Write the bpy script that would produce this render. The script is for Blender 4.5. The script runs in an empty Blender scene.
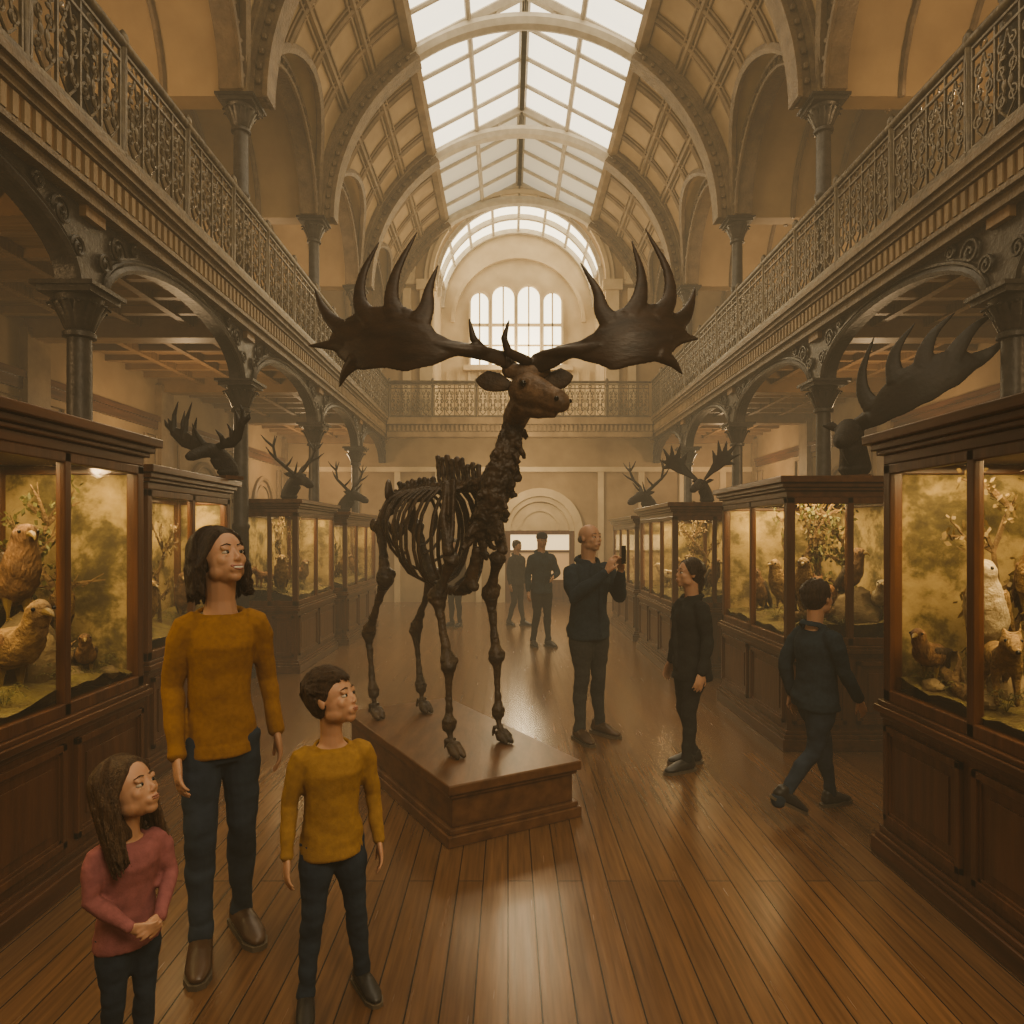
import bpy,bmesh,math,random
from mathutils import Vector,Matrix,noise
random.seed(7)
scene=bpy.context.scene
COL=scene.collection
pi=math.pi
V=Vector
def rad(a): return a*pi/180
try:
    scene.view_settings.view_transform='AgX';scene.view_settings.look='AgX - Medium High Contrast'
except Exception: pass
# ---------------------------------------------------------------- materials
def newmat(name):
    m=bpy.data.materials.new(name); m.use_nodes=True
    nt=m.node_tree; b=nt.nodes['Principled BSDF']; return m,nt,b
def M(name,c1,c2=None,rough=.6,metal=0.,scale=8,bump=.15,stretch=(1,1,1),detail=5,bscale=None,spec=.5,sss=0,contrast=(.3,.7)):
    m,nt,b=newmat(name)
    if c2 is None: c2=tuple(x*.7 for x in c1)
    N=nt.nodes; L=nt.links
    tc=N.new('ShaderNodeTexCoord'); mp=N.new('ShaderNodeMapping'); mp.inputs['Scale'].default_value=stretch
    L.new(tc.outputs['Object'],mp.inputs[0])
    nz=N.new('ShaderNodeTexNoise'); nz.inputs['Scale'].default_value=scale; nz.inputs['Detail'].default_value=detail
    L.new(mp.outputs[0],nz.inputs['Vector'])
    cr=N.new('ShaderNodeValToRGB'); cr.color_ramp.elements[0].position=contrast[0]; cr.color_ramp.elements[1].position=contrast[1]
    cr.color_ramp.elements[0].color=(*c2,1); cr.color_ramp.elements[1].color=(*c1,1)
    L.new(nz.outputs[0],cr.inputs[0]); L.new(cr.outputs[0],b.inputs['Base Color'])
    b.inputs['Roughness'].default_value=rough; b.inputs['Metallic'].default_value=metal
    b.inputs['Specular IOR Level'].default_value=spec
    if sss: b.inputs['Subsurface Weight'].default_value=sss; b.inputs['Subsurface Radius'].default_value=(.02,.008,.004)
    if bump:
        n2=N.new('ShaderNodeTexNoise'); n2.inputs['Scale'].default_value=bscale or scale*3; n2.inputs['Detail'].default_value=4
        L.new(mp.outputs[0],n2.inputs['Vector'])
        bp=N.new('ShaderNodeBump'); bp.inputs['Strength'].default_value=bump; bp.inputs['Distance'].default_value=.02
        L.new(n2.outputs[0],bp.inputs['Height']); L.new(bp.outputs[0],b.inputs['Normal'])
    return m
def Emat(name,c,s):
    m,nt,b=newmat(name)
    b.inputs['Base Color'].default_value=(*[x*.5 for x in c],1)
    b.inputs['Emission Color'].default_value=(*c,1); b.inputs['Emission Strength'].default_value=s
    return m
plaster=M('ochre_plaster',(.38,.265,.145),(.23,.15,.075),.75,scale=1.1,bump=.12,bscale=14,detail=9)
plaster_d=M('moulding_plaster',(.30,.205,.108),(.17,.11,.055),.6,scale=3,bump=.2,bscale=20)
vaultmat=M('vault_panels',(.40,.28,.15),(.23,.152,.076),.7,scale=1.0,bump=.12,bscale=10,detail=9)
vaulttrim=M('vault_moulding',(.26,.175,.092),(.14,.092,.046),.6,scale=3,bump=.15,bscale=20)
stone=M('pale_stone',(.60,.48,.31),(.46,.35,.21),.7,scale=2,bump=.1)
ribmat=M('rib_brown',(.20,.138,.078),(.10,.065,.036),.5,scale=6,bump=.5,bscale=30)
ceilw=M('ceiling_wood',(.28,.165,.076),(.17,.095,.042),.5,scale=3,stretch=(1,8,1),bump=.15)
iron=M('cast_iron',(.075,.064,.053),(.038,.032,.027),.42,metal=.4,scale=10,bump=.25)
railm=M('bronzed_iron',(.15,.115,.072),(.06,.045,.03),.42,metal=.4,scale=10,bump=.3)
wood=M('mahogany',(.145,.057,.024),(.064,.024,.010),.3,scale=3,stretch=(6,6,.7),bump=.06,contrast=(.25,.75))
woodh=M('mahogany_moulding',(.135,.054,.023),(.055,.022,.010),.28,scale=3,stretch=(4,.6,6),bump=.05)
pedw=M('pedestal_wood',(.16,.073,.033),(.08,.034,.015),.38,scale=3,stretch=(5,1,5),bump=.05)
whitebar=M('glazing_bar',(.56,.50,.40),(.44,.38,.3),.5,scale=6,bump=.05)
sky_e=Emat('skylight_glass',(1,.91,.71),2.2)
sky_d=Emat('shaded_skylight_glass',(.9,.82,.62),.45)
win_e=Emat('window_glass',(1,.90,.66),3.2)
bone=M('dark_bone',(.085,.049,.027),(.022,.013,.008),.42,scale=9,bump=.5,bscale=45)
antm=M('antler_brown',(.058,.031,.018),(.026,.014,.008),.45,scale=7,bump=.12,bscale=25,stretch=(1,1,2.5))
hide=M('dried_hide',(.20,.12,.070),(.075,.042,.024),.55,scale=12,bump=.4,bscale=50)
earm=M('ear_hide',(.085,.050,.030),(.035,.020,.012),.6,scale=12,bump=.4,bscale=50)
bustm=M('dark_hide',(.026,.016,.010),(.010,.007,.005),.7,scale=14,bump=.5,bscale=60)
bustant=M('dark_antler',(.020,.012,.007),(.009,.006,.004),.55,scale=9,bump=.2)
moss=M('moss_ground',(.18,.145,.05),(.08,.052,.02),.9,scale=9,bump=1,bscale=30)
leafm=M('leaf_green',(.14,.135,.04),(.075,.068,.02),.6,scale=15,bump=.2)
leafd=M('leaf_dry',(.22,.14,.055),(.10,.068,.025),.6,scale=15,bump=.2)
bark=M('bark',(.22,.135,.065),(.08,.046,.022),.85,scale=12,bump=1,bscale=35)
rockm=M('rock',(.25,.18,.10),(.11,.077,.04),.85,scale=6,bump=.8,bscale=20)
feath={ 'brown':M('feather_brown',(.26,.14,.065),(.09,.045,.02),.7,scale=26,bump=.8,bscale=70,stretch=(1,1,.5)),
 'gold':M('feather_gold',(.38,.24,.105),(.15,.085,.035),.7,scale=26,bump=.8,bscale=70),
 'white':M('feather_white',(.62,.52,.37),(.34,.26,.16),.7,scale=26,bump=.6,bscale=70),
 'black':M('feather_black',(.09,.06,.04),(.03,.02,.015),.6,scale=22,bump=.6,bscale=60),
 'red':M('fur_red',(.32,.15,.06),(.15,.065,.026),.8,scale=26,bump=.8,bscale=80)}
beakm=M('beak_horn',(.24,.16,.06),None,.35,bump=0)
eyeblk=M('glass_eye',(.01,.008,.006),None,.08,bump=0)
def backdrop(name,seed):
    m,nt,b=newmat(name); N=nt.nodes;L=nt.links
    tc=N.new('ShaderNodeTexCoord'); mp=N.new('ShaderNodeMapping'); mp.inputs['Location'].default_value=(seed*3.1,seed*1.7,0); mp.inputs['Scale'].default_value=(1,1,1.2)
    L.new(tc.outputs['Object'],mp.inputs[0])
    nz=N.new('ShaderNodeTexNoise'); nz.inputs['Scale'].default_value=3.2; nz.inputs['Detail'].default_value=12; nz.inputs['Roughness'].default_value=.68; nz.inputs['Distortion'].default_value=.15
    L.new(mp.outputs[0],nz.inputs['Vector'])
    cr=N.new('ShaderNodeValToRGB'); e=cr.color_ramp.elements
    e[0].position=.36;e[0].color=(.06,.045,.018,1);e[1].position=.68;e[1].color=(.50,.37,.19,1)
    x=e.new(.45);x.color=(.14,.105,.042,1);x=e.new(.52);x.color=(.33,.24,.11,1)
    L.new(nz.outputs[0],cr.inputs[0]);L.new(cr.outputs[0],b.inputs['Base Color']);b.inputs['Roughness'].default_value=.8
    return m
def floormat():
    m,nt,b=newmat('plank_floor');N=nt.nodes;L=nt.links
    tc=N.new('ShaderNodeTexCoord');sp=N.new('ShaderNodeSeparateXYZ');cb=N.new('ShaderNodeCombineXYZ')
    L.new(tc.outputs['Object'],sp.inputs[0]);L.new(sp.outputs['Y'],cb.inputs['X']);L.new(sp.outputs['X'],cb.inputs['Y'])
    br=N.new('ShaderNodeTexBrick');L.new(cb.outputs[0],br.inputs['Vector'])
    br.inputs['Scale'].default_value=1;br.inputs['Brick Width'].default_value=5.3;br.inputs['Row Height'].default_value=.118
    br.inputs['Mortar Size'].default_value=.003;br.inputs['Mortar Smooth'].default_value=.2;br.offset=.37;br.inputs['Bias'].default_value=-.1
    br.inputs['Color1'].default_value=(.165,.083,.039,1);br.inputs['Color2'].default_value=(.120,.058,.027,1);br.inputs['Mortar'].default_value=(.012,.006,.003,1)
    mp=N.new('ShaderNodeMapping');mp.inputs['Scale'].default_value=(26,1.2,1);L.new(tc.outputs['Object'],mp.inputs[0])
    nz=N.new('ShaderNodeTexNoise');nz.inputs['Scale'].default_value=2;nz.inputs['Detail'].default_value=8;L.new(mp.outputs[0],nz.inputs['Vector'])
    cr=N.new('ShaderNodeValToRGB');cr.color_ramp.elements[0].position=.3;cr.color_ramp.elements[0].color=(.65,.65,.65,1);cr.color_ramp.elements[1].position=.7;cr.color_ramp.elements[1].color=(1.15,1.15,1.15,1)
    L.new(nz.outputs[0],cr.inputs[0])
    mx=N.new('ShaderNodeMix');mx.data_type='RGBA';mx.blend_type='MULTIPLY';mx.inputs['Factor'].default_value=1
    L.new(br.outputs['Color'],mx.inputs['A']);L.new(cr.outputs[0],mx.inputs['B']);L.new(mx.outputs['Result'],b.inputs['Base Color'])
    n3=N.new('ShaderNodeTexNoise');n3.inputs['Scale'].default_value=1.2;n3.inputs['Detail'].default_value=3
    r=N.new('ShaderNodeMapRange');r.inputs['To Min'].default_value=.19;r.inputs['To Max'].default_value=.31
    L.new(mp.outputs[0],n3.inputs['Vector']);L.new(n3.outputs[0],r.inputs['Value']);L.new(r.outputs[0],b.inputs['Roughness'])
    b.inputs['Specular IOR Level'].default_value=.7
    inv=N.new('ShaderNodeMath');inv.operation='SUBTRACT';inv.inputs[0].default_value=1;L.new(br.outputs['Fac'],inv.inputs[1])
    ad=N.new('ShaderNodeMath');ad.operation='MULTIPLY_ADD';L.new(nz.outputs[0],ad.inputs[0]);ad.inputs[1].default_value=.14;L.new(inv.outputs[0],ad.inputs[2])
    bp=N.new('ShaderNodeBump');bp.inputs['Strength'].default_value=.45;bp.inputs['Distance'].default_value=.004;L.new(ad.outputs[0],bp.inputs['Height']);L.new(bp.outputs[0],b.inputs['Normal'])
    return m
floorm=floormat()
def glassmat():
    m,nt,b=newmat('case_glass');N=nt.nodes;L=nt.links
    out=[n for n in N if n.type=='OUTPUT_MATERIAL'][0]
    tr=N.new('ShaderNodeBsdfTransparent');tr.inputs[0].default_value=(.96,.95,.90,1)
    gl=N.new('ShaderNodeBsdfGlossy');gl.inputs['Roughness'].default_value=.04;gl.inputs[0].default_value=(1,.95,.85,1)
    fr=N.new('ShaderNodeLayerWeight');fr.inputs['Blend'].default_value=.5
    pw=N.new('ShaderNodeMath');pw.operation='POWER';pw.inputs[1].default_value=4;L.new(fr.outputs['Facing'],pw.inputs[0])
    ml=N.new('ShaderNodeMath');ml.operation='MULTIPLY_ADD';ml.inputs[1].default_value=.3;ml.inputs[2].default_value=.018;L.new(pw.outputs[0],ml.inputs[0])
    mx=N.new('ShaderNodeMixShader');L.new(ml.outputs[0],mx.inputs[0]);L.new(tr.outputs[0],mx.inputs[1]);L.new(gl.outputs[0],mx.inputs[2]);L.new(mx.outputs[0],out.inputs[0])
    N.remove(b);return m
glassm=glassmat()
# ---------------------------------------------------------------- mesh builder
class MB:
    def __init__(s): s.v=[];s.f=[]
    def box(s,x0,x1,y0,y1,z0,z1):
        i=len(s.v);s.v+=[V(p) for p in ((x0,y0,z0),(x1,y0,z0),(x1,y1,z0),(x0,y1,z0),(x0,y0,z1),(x1,y0,z1),(x1,y1,z1),(x0,y1,z1))]
        s.f+=[tuple(i+k for k in q) for q in ((0,3,2,1),(4,5,6,7),(0,1,5,4),(1,2,6,5),(2,3,7,6),(3,0,4,7))];return s
    def rbox(s,M_,sx,sy,sz):
        i=len(s.v);s.box(-sx/2,sx/2,-sy/2,sy/2,0,sz)
        for k in range(i,len(s.v)): s.v[k]=M_@s.v[k]
        return s
    def lathe(s,prof,c=(0,0,0),seg=20):
        i=len(s.v);n=len(prof);c=V(c)
        for r,z in prof:
            for k in range(seg):
                a=2*pi*k/seg;s.v.append(c+V((r*math.cos(a),r*math.sin(a),z)))
        for j in range(n-1):
            for k in range(seg):
                k2=(k+1)%seg;s.f.append((i+j*seg+k,i+j*seg+k2,i+(j+1)*seg+k2,i+(j+1)*seg+k))
        s.f.append(tuple(i+k for k in range(seg))[::-1]);s.f.append(tuple(i+(n-1)*seg+k for k in range(seg)));return s
    def tube(s,pts,rads,seg=8,ref=None,cap=True):
        pts=[V(p) for p in pts];n=len(pts)
        if not isinstance(rads,(list,tuple)): rads=[rads]*n
        rads=[(r,r) if not isinstance(r,(tuple,list)) else r for r in rads]
        T=[]
        for j in range(n):
            t=pts[min(j+1,n-1)]-pts[max(j-1,0)]
            T.append(t.normalized() if t.length>1e-9 else V((0,0,1)))
        if ref is None:
            m=T[0];ref0=V((1,0,0)) if abs(m.x)<.8 else V((0,1,0));nn=(ref0-m*ref0.dot(m)).normalized()
        i=len(s.v)
        if cap:
            e0=pts[0]-T[0]*max(rads[0])*.45;e1=pts[-1]+T[-1]*max(rads[-1])*.45
            rr=[(rads[0][0]*.6,rads[0][1]*.6)]+rads+[(rads[-1][0]*.6,rads[-1][1]*.6)]
            pp=[e0]+pts+[e1];TT=[T[0]]+T+[T[-1]]
        else: rr=rads;pp=pts;TT=T
        for p,r,t in zip(pp,rr,TT):
            if ref is not None:
                rf=V(ref);nn=rf-t*rf.dot(t)
                if nn.length<1e-4: nn=V((0,1,0))-t*t.y
                nn.normalize()
            else:
                nn=nn-t*nn.dot(t);nn.normalize()
            bb=t.cross(nn)
            for k in range(seg):
                a=2*pi*k/seg;s.v.append(p+nn*(r[0]*math.cos(a))+bb*(r[1]*math.sin(a)))
        m=len(pp)
        for j in range(m-1):
            for k in range(seg):
                k2=(k+1)%seg;s.f.append((i+j*seg+k,i+j*seg+k2,i+(j+1)*seg+k2,i+(j+1)*seg+k))
        s.f.append(tuple(i+k for k in range(seg))[::-1]);s.f.append(tuple(i+(m-1)*seg+k for k in range(seg)));return s
    def ell(s,c,r,R=None,u=14,w=9):
        i=len(s.v);c=V(c)
        if not isinstance(r,(tuple,list)): r=(r,r,r)
        def ad(p):
            p=V((p[0]*r[0],p[1]*r[1],p[2]*r[2]))
            if R is not None: p=R@p
            s.v.append(c+p)
        ad((0,0,-1))
        for j in range(1,w):
            a=pi*j/w-pi/2
            for k in range(u):
                b=2*pi*k/u;ad((math.cos(a)*math.cos(b),math.cos(a)*math.sin(b),math.sin(a)))
        ad((0,0,1));t=len(s.v)-1
        for k in range(u):
            k2=(k+1)%u;s.f.append((i,i+1+k2,i+1+k));s.f.append((t,t-u+k,t-u+k2))
        for j in range(w-2):
            for k in range(u):
                k2=(k+1)%u;a=i+1+j*u;s.f.append((a+k,a+k2,a+u+k2,a+u+k))
        return s
    def extr(s,poly,axis,lo,hi,fn=None):
        i=len(s.v);n=len(poly)
        for h in (lo,hi):
            for a,b in poly:
                p=V((h,a,b)) if axis=='x' else V((a,h,b)) if axis=='y' else V((a,b,h))
                s.v.append(fn(p) if fn else p)
        s.f.append(tuple(i+k for k in range(n))[::-1]);s.f.append(tuple(i+n+k for k in range(n)))
        for k in range(n):
            k2=(k+1)%n;s.f.append((i+k,i+k2,i+n+k2,i+n+k))
        return s
    def palm(s,top,bot,fn,th,n=30,seg=16):
        # closed lens-section plate between two edge curves (x,z); fn maps (x,offset,z) to space
        def it(L,x):
            L=sorted(L)
            if x<=L[0][0]: return L[0][1]
            for a,b in zip(L,L[1:]):
                if x<=b[0]:
                    t=(x-a[0])/(b[0]-a[0]);return a[1]+(b[1]-a[1])*(t*t*(3-2*t)*.5+t*.5)
            return L[-1][1]
        xs0=min(p[0] for p in top);xs1=max(p[0] for p in top);i=len(s.v)
        for k in range(n+1):
            x=xs0+(xs1-xs0)*k/n;a,b=it(top,x),it(bot,x);c=(a+b)/2;h=max(abs(a-b)/2,.004)
            for q in range(seg):
                w=2*pi*q/seg;s.v.append(fn(V((x,th*math.sin(w),c+h*math.cos(w)))))
        for k in range(n):
            for q in range(seg):
                q2=(q+1)%seg;s.f.append((i+k*seg+q,i+k*seg+q2,i+(k+1)*seg+q2,i+(k+1)*seg+q))
        s.f.append(tuple(i+q for q in range(seg))[::-1]);s.f.append(tuple(i+n*seg+q for q in range(seg)));return s
    def sheet(s,rows):
        i=len(s.v);n=len(rows[0])
        for r in rows: s.v+=[V(p) for p in r]
        for j in range(len(rows)-1):
            for k in range(n-1): s.f.append((i+j*n+k,i+j*n+k+1,i+(j+1)*n+k+1,i+(j+1)*n+k))
        return s
    def xf(s,Mx,start=0):
        for k in range(start,len(s.v)): s.v[k]=Mx@s.v[k]
        return s
    def mesh(s,name,off=None):
        me=bpy.data.meshes.new(name)
        o=off or V((0,0,0));me.from_pydata([tuple(v-o) for v in s.v],[],s.f)
        bm=bmesh.new();bm.from_mesh(me);bmesh.ops.recalc_face_normals(bm,faces=bm.faces);bm.to_mesh(me);bm.free()
        return me
    def obj(s,name,mat,parent=None,smooth=True,label=None,bevel=0,ang=.7,loc=None):
        off=wl(parent) if parent else (V(loc) if loc is not None else V((0,0,0)))
        me=s.mesh(name,off)
        return finish(me,name,mat,parent,smooth,label,bevel,ang,off if not parent else None)
    def remesh(s,name,mat,vox,it=4,parent=None,label=None,fac=.5,wr=None,loc=None):
        off=wl(parent) if parent else (V(loc) if loc is not None else V((0,0,0)))
        me=s.mesh('tmp',off);ob=bpy.data.objects.new('tmp',me);COL.objects.link(ob)
        r=ob.modifiers.new('r','REMESH');r.mode='VOXEL';r.voxel_size=vox
        if it: q=ob.modifiers.new('s','SMOOTH');q.factor=fac;q.iterations=it
        dg=bpy.context.evaluated_depsgraph_get();m2=bpy.data.meshes.new_from_object(ob.evaluated_get(dg))
        bpy.data.objects.remove(ob);bpy.data.meshes.remove(me);m2.name=name
        if wr:
            amp,fr,st=wr;ns=[n.vector.copy() for n in m2.vertex_normals]
            for v,n in zip(m2.vertices,ns):
                p=v.co;q=V((p.x*st[0],p.y*st[1],p.z*st[2]))*fr
                v.co=p+n*(amp*(noise.noise(q)+.5*noise.noise(q*2.1)))
        return finish(m2,name,mat,parent,True,label,0,None,off if not parent else None)
def wl(o):
    p=V(o.location)
    while o.parent: o=o.parent;p=p+V(o.location)
    return p
def finish(me,name,mat,parent,smooth,label,bevel,ang,loc):
    me.materials.clear()
    for m in (mat if isinstance(mat,list) else [mat]): me.materials.append(m)
    if smooth:
        me.shade_smooth()
        if ang: me.set_sharp_from_angle(angle=ang)
    ob=bpy.data.objects.new(name,me);COL.objects.link(ob)
    if parent: ob.parent=parent
    elif loc is not None: ob.location=loc
    if label: ob['label']=label
    if bevel:
        b=ob.modifiers.new('b','BEVEL');b.width=bevel;b.segments=2;b.limit_method='ANGLE'
    return ob
def thing(name,loc,label,cat,group=None):
    o=bpy.data.objects.new(name,None);o.empty_display_size=.1;o.location=loc;COL.objects.link(o)
    o['label']=label;o['category']=cat
    if group:o['group']=group
    return o
def tag(o,label,cat,group=None):
    o['label']=label;o['category']=cat
    if group:o['group']=group
    return o
def struct(o): o['kind']='structure';return o
def copy_thing(root,loc,rotz=None,label=None):
    mp={}
    r=root.copy();COL.objects.link(r);r.location=loc;mp[root]=r
    if rotz is not None:r.rotation_euler=(0,0,rotz)
    if label:r['label']=label
    def rec(a):
        for c in [o for o in list(bpy.data.objects) if o.parent==a and o not in mp.values()]:
            n=c.copy();COL.objects.link(n);n.parent=mp[a];mp[c]=n;rec(c)
    rec(root);return r
TN=[0];WN=[0]
def trim(mb,mat,**k):
    TN[0]+=1;return struct(mb.obj('trim_%d'%TN[0],mat,**k))
def window(mb,mat,**k):
    WN[0]+=1;return struct(mb.obj('window_%d'%WN[0],mat,**k))
# ---------------------------------------------------------------- building
CX=.28;W=3.15;CL=3.37;OW=5.8;R=3.3;ZS=6.65;BAY=3.05
YC=[5.05+BAY*k for k in range(-3,5)]   # -4.1 .. 17.25
Y0=YC[0];Y1=YC[-1];SE=1.82;thE=math.acos(SE/R);ZE=ZS+R*math.sin(thE);ZR=10.35
mb=MB().box(CX-OW,CX+OW,Y0,Y1,-.1,0);o=struct(mb.obj('floor',floorm,smooth=False))
for sd,nm in ((-1,'left'),(1,'right')):
    x=CX+sd*OW
    mb=MB().box(min(x,x+sd*.2),max(x,x+sd*.2),Y0,Y1,0,9);struct(mb.obj('wall_'+nm,plaster,smooth=False))
    mb=MB()
    for z0,z1,d in ((0,.25,.06),(.25,1.1,.03),(1.1,1.18,.07),(3.3,3.42,.05),(3.42,3.5,.09),(5.5,5.56,.05),(6.45,6.6,.07),(6.6,6.67,.1)):
        a=x-sd*d;mb.box(min(a,x),max(a,x),Y0,Y1,z0,z1)
    struct(mb.obj('baseboard_'+nm,woodh,smooth=False))
    for i in range(len(YC)-1):
        yc=(YC[i]+YC[i+1])/2
        mb=MB()
        for zc,r0,zb in ((2.3,.62,1.18),(5.7,.7,4.5)):
            pts=[(yc-r0,zb)]+[(yc+r0*math.cos(a),zc+r0*math.sin(a)) for a in [pi-pi*k/14 for k in range(15)]]+[(yc+r0,zb)]
            mb.tube([(x-sd*.03,p[0],p[1]) for p in pts],.055,6,ref=(1,0,0))
            pts=[(yc+(r0-.16)*math.cos(a),zc+(r0-.16)*math.sin(a)) for a in [pi-pi*k/14 for k in range(15)]]
            mb.tube([(x-sd*.02,p[0],p[1]) for p in [(yc-r0+.16,zb)]+pts+[(yc+r0-.16,zb)]],.025,6,ref=(1,0,0))
        for rr in (1.25,.85): mb.tube([(x-sd*.03,q[0],q[1]) for q in [(yc+rr*math.cos(pi*k/18),6.72+rr*math.sin(pi*k/18)) for k in range(19)]],.045,6,ref=(1,0,0))
        for dy in (-1.15,1.15):
            for z0,z1 in ((4.6,5.45),(5.62,6.4),(1.3,2.2),(2.35,3.2)):
                g=[(x-sd*.02,yc+dy-.17,z0),(x-sd*.02,yc+dy+.17,z0),(x-sd*.02,yc+dy+.17,z1),(x-sd*.02,yc+dy-.17,z1),(x-sd*.02,yc+dy-.17,z0)];mb.tube(g,.022,4)
        for zz in ((0,4.0),(4.42,6.6)):
            mb.box(min(x,x-sd*.1),max(x,x-sd*.1),YC[i+1]-.2,YC[i+1]+.2,*zz)
        trim(mb,plaster_d)
struct(MB().box(CX-OW,CX+OW,Y0-.2,Y0,0,11).obj('wall_back',plaster,smooth=False))
ye=Y1;ar=2.12;zc=7.9
def arcp(cx,cz,r,a0,a1,n): return [(cx+r*math.cos(a0+(a1-a0)*k/n),cz+r*math.sin(a0+(a1-a0)*k/n)) for k in range(n+1)]
poly=[(CX-OW,4.42),(CX-ar,4.42)]+arcp(CX,zc,ar,pi,0,28)+[(CX+ar,4.42),(CX+OW,4.42),(CX+OW,11),(CX-OW,11)]
mb=MB().extr(poly,'y',ye,ye+.25);mb.box(CX-OW,CX+OW,ye,ye+.25,0,4.42);struct(mb.obj('wall_end',plaster,smooth=False))
def ring(mb,cx,cz,r0,r1,y0,y1,a0=0,a1=pi,n=32):
    mb.extr(arcp(cx,cz,r1,a0,a1,n)+arcp(cx,cz,r0,a1,a0,n),'y',y0,y1)
mb=MB()
for r0,r1,d in ((ar,ar+.1,.12),(ar+.1,ar+.22,.06),(2.58,2.66,.05),(2.66,2.78,.1)): ring(mb,CX,zc-.0,r0,r1,ye-d,ye)
for sx in (-1,1):
    a=CX+sx*2.28;mb.box(a-.16,a+.16,ye-.12,ye,4.42,zc-.25);mb.box(a-.24,a+.24,ye-.18,ye,zc-.25,zc)
    a=CX+sx*2.76;mb.box(a-.1,a+.1,ye-.1,ye,4.42,zc-.2)
mb.box(CX-3.1,CX-ar,ye-.12,ye,zc-.1,zc);mb.box(CX+ar,CX+3.1,ye-.12,ye,zc-.1,zc)
mb.box(CX-OW,CX+OW,ye-.1,ye,3.2,3.32)
for k in range(-5,6):
    if abs(k-.3)>.9: mb.box(CX+k*1.0-.07,CX+k*1.0+.07,ye-.08,ye,.0,3.2)
trim(mb,stone)
yb=19.3
mb=MB()
mb.box(CX-ar-.15,CX-ar,ye+.25,yb,4.42,zc);mb.box(CX+ar,CX+ar+.15,ye+.25,yb,4.42,zc);mb.box(CX-ar-.15,CX+ar+.15,ye,yb,4.3,4.42)
g0=rad(14)
for a0,a1 in ((0,g0),(pi-g0,pi)): ring(mb,CX,zc,ar,ar+.12,ye+.25,yb,a0,a1,6)
struct(mb.obj('wall_apse',stone,smooth=False))
struct(MB().box(CX-ar-.15,CX+ar+.15,yb,yb+.2,4.3,10.2).obj('wall_apse_end',stone,smooth=False))
mb=MB();ring(mb,CX,zc,ar+.03,ar+.06,ye+.25,yb,g0,pi-g0,24);window(mb,win_e)
mb=MB()
for y in (ye+.32,ye+1.1,yb-.08): ring(mb,CX,zc,ar-.09,ar+.04,y-.05,y+.05,0,pi,26)
for k in range(9):
    a=g0+(pi-2*g0)*k/8;p=[(CX+(ar-.03)*math.cos(a),y,zc+(ar-.03)*math.sin(a)) for y in (ye+.25,yb)];mb.tube(p,.038,6)
trim(mb,whitebar)
mb=MB();fr=MB()
for xc,w_,zt in ((-1.0,.24,8.30),(-.35,.30,8.48),(.35,.30,8.48),(1.0,.24,8.30)):
    x=CX-.06+xc;zb=6.3
    mb.extr([(x-w_,zb)]+arcp(x,zt-w_,w_,pi,0,12)+[(x+w_,zb)],'y',yb-.03,yb-.01)
    ring(fr,x,zt-w_,w_,w_+.06,yb-.12,yb,0,pi,12);fr.box(x-w_-.06,x-w_,yb-.12,yb,zb,zt-w_);fr.box(x+w_,x+w_+.06,yb-.12,yb,zb,zt-w_)
    fr.box(x-.02,x+.02,yb-.08,yb-.02,zb,zt);fr.box(x-w_,x+w_,yb-.08,yb-.02,7.38,7.46);fr.box(x-w_,x+w_,yb-.08,yb-.02,6.84,6.88)
fr.box(CX-1.5,CX+1.5,yb-.2,yb,6.16,6.3)
for k in range(14):
    x=CX-1.95+k*.3;fr.box(x-.03,x+.03,yb-.06,yb,4.42,6.16)
ring(fr,CX,zc-.4,1.75,1.85,yb-.1,yb,0,pi,24)
window(mb,win_e);trim(fr,stone)
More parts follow.
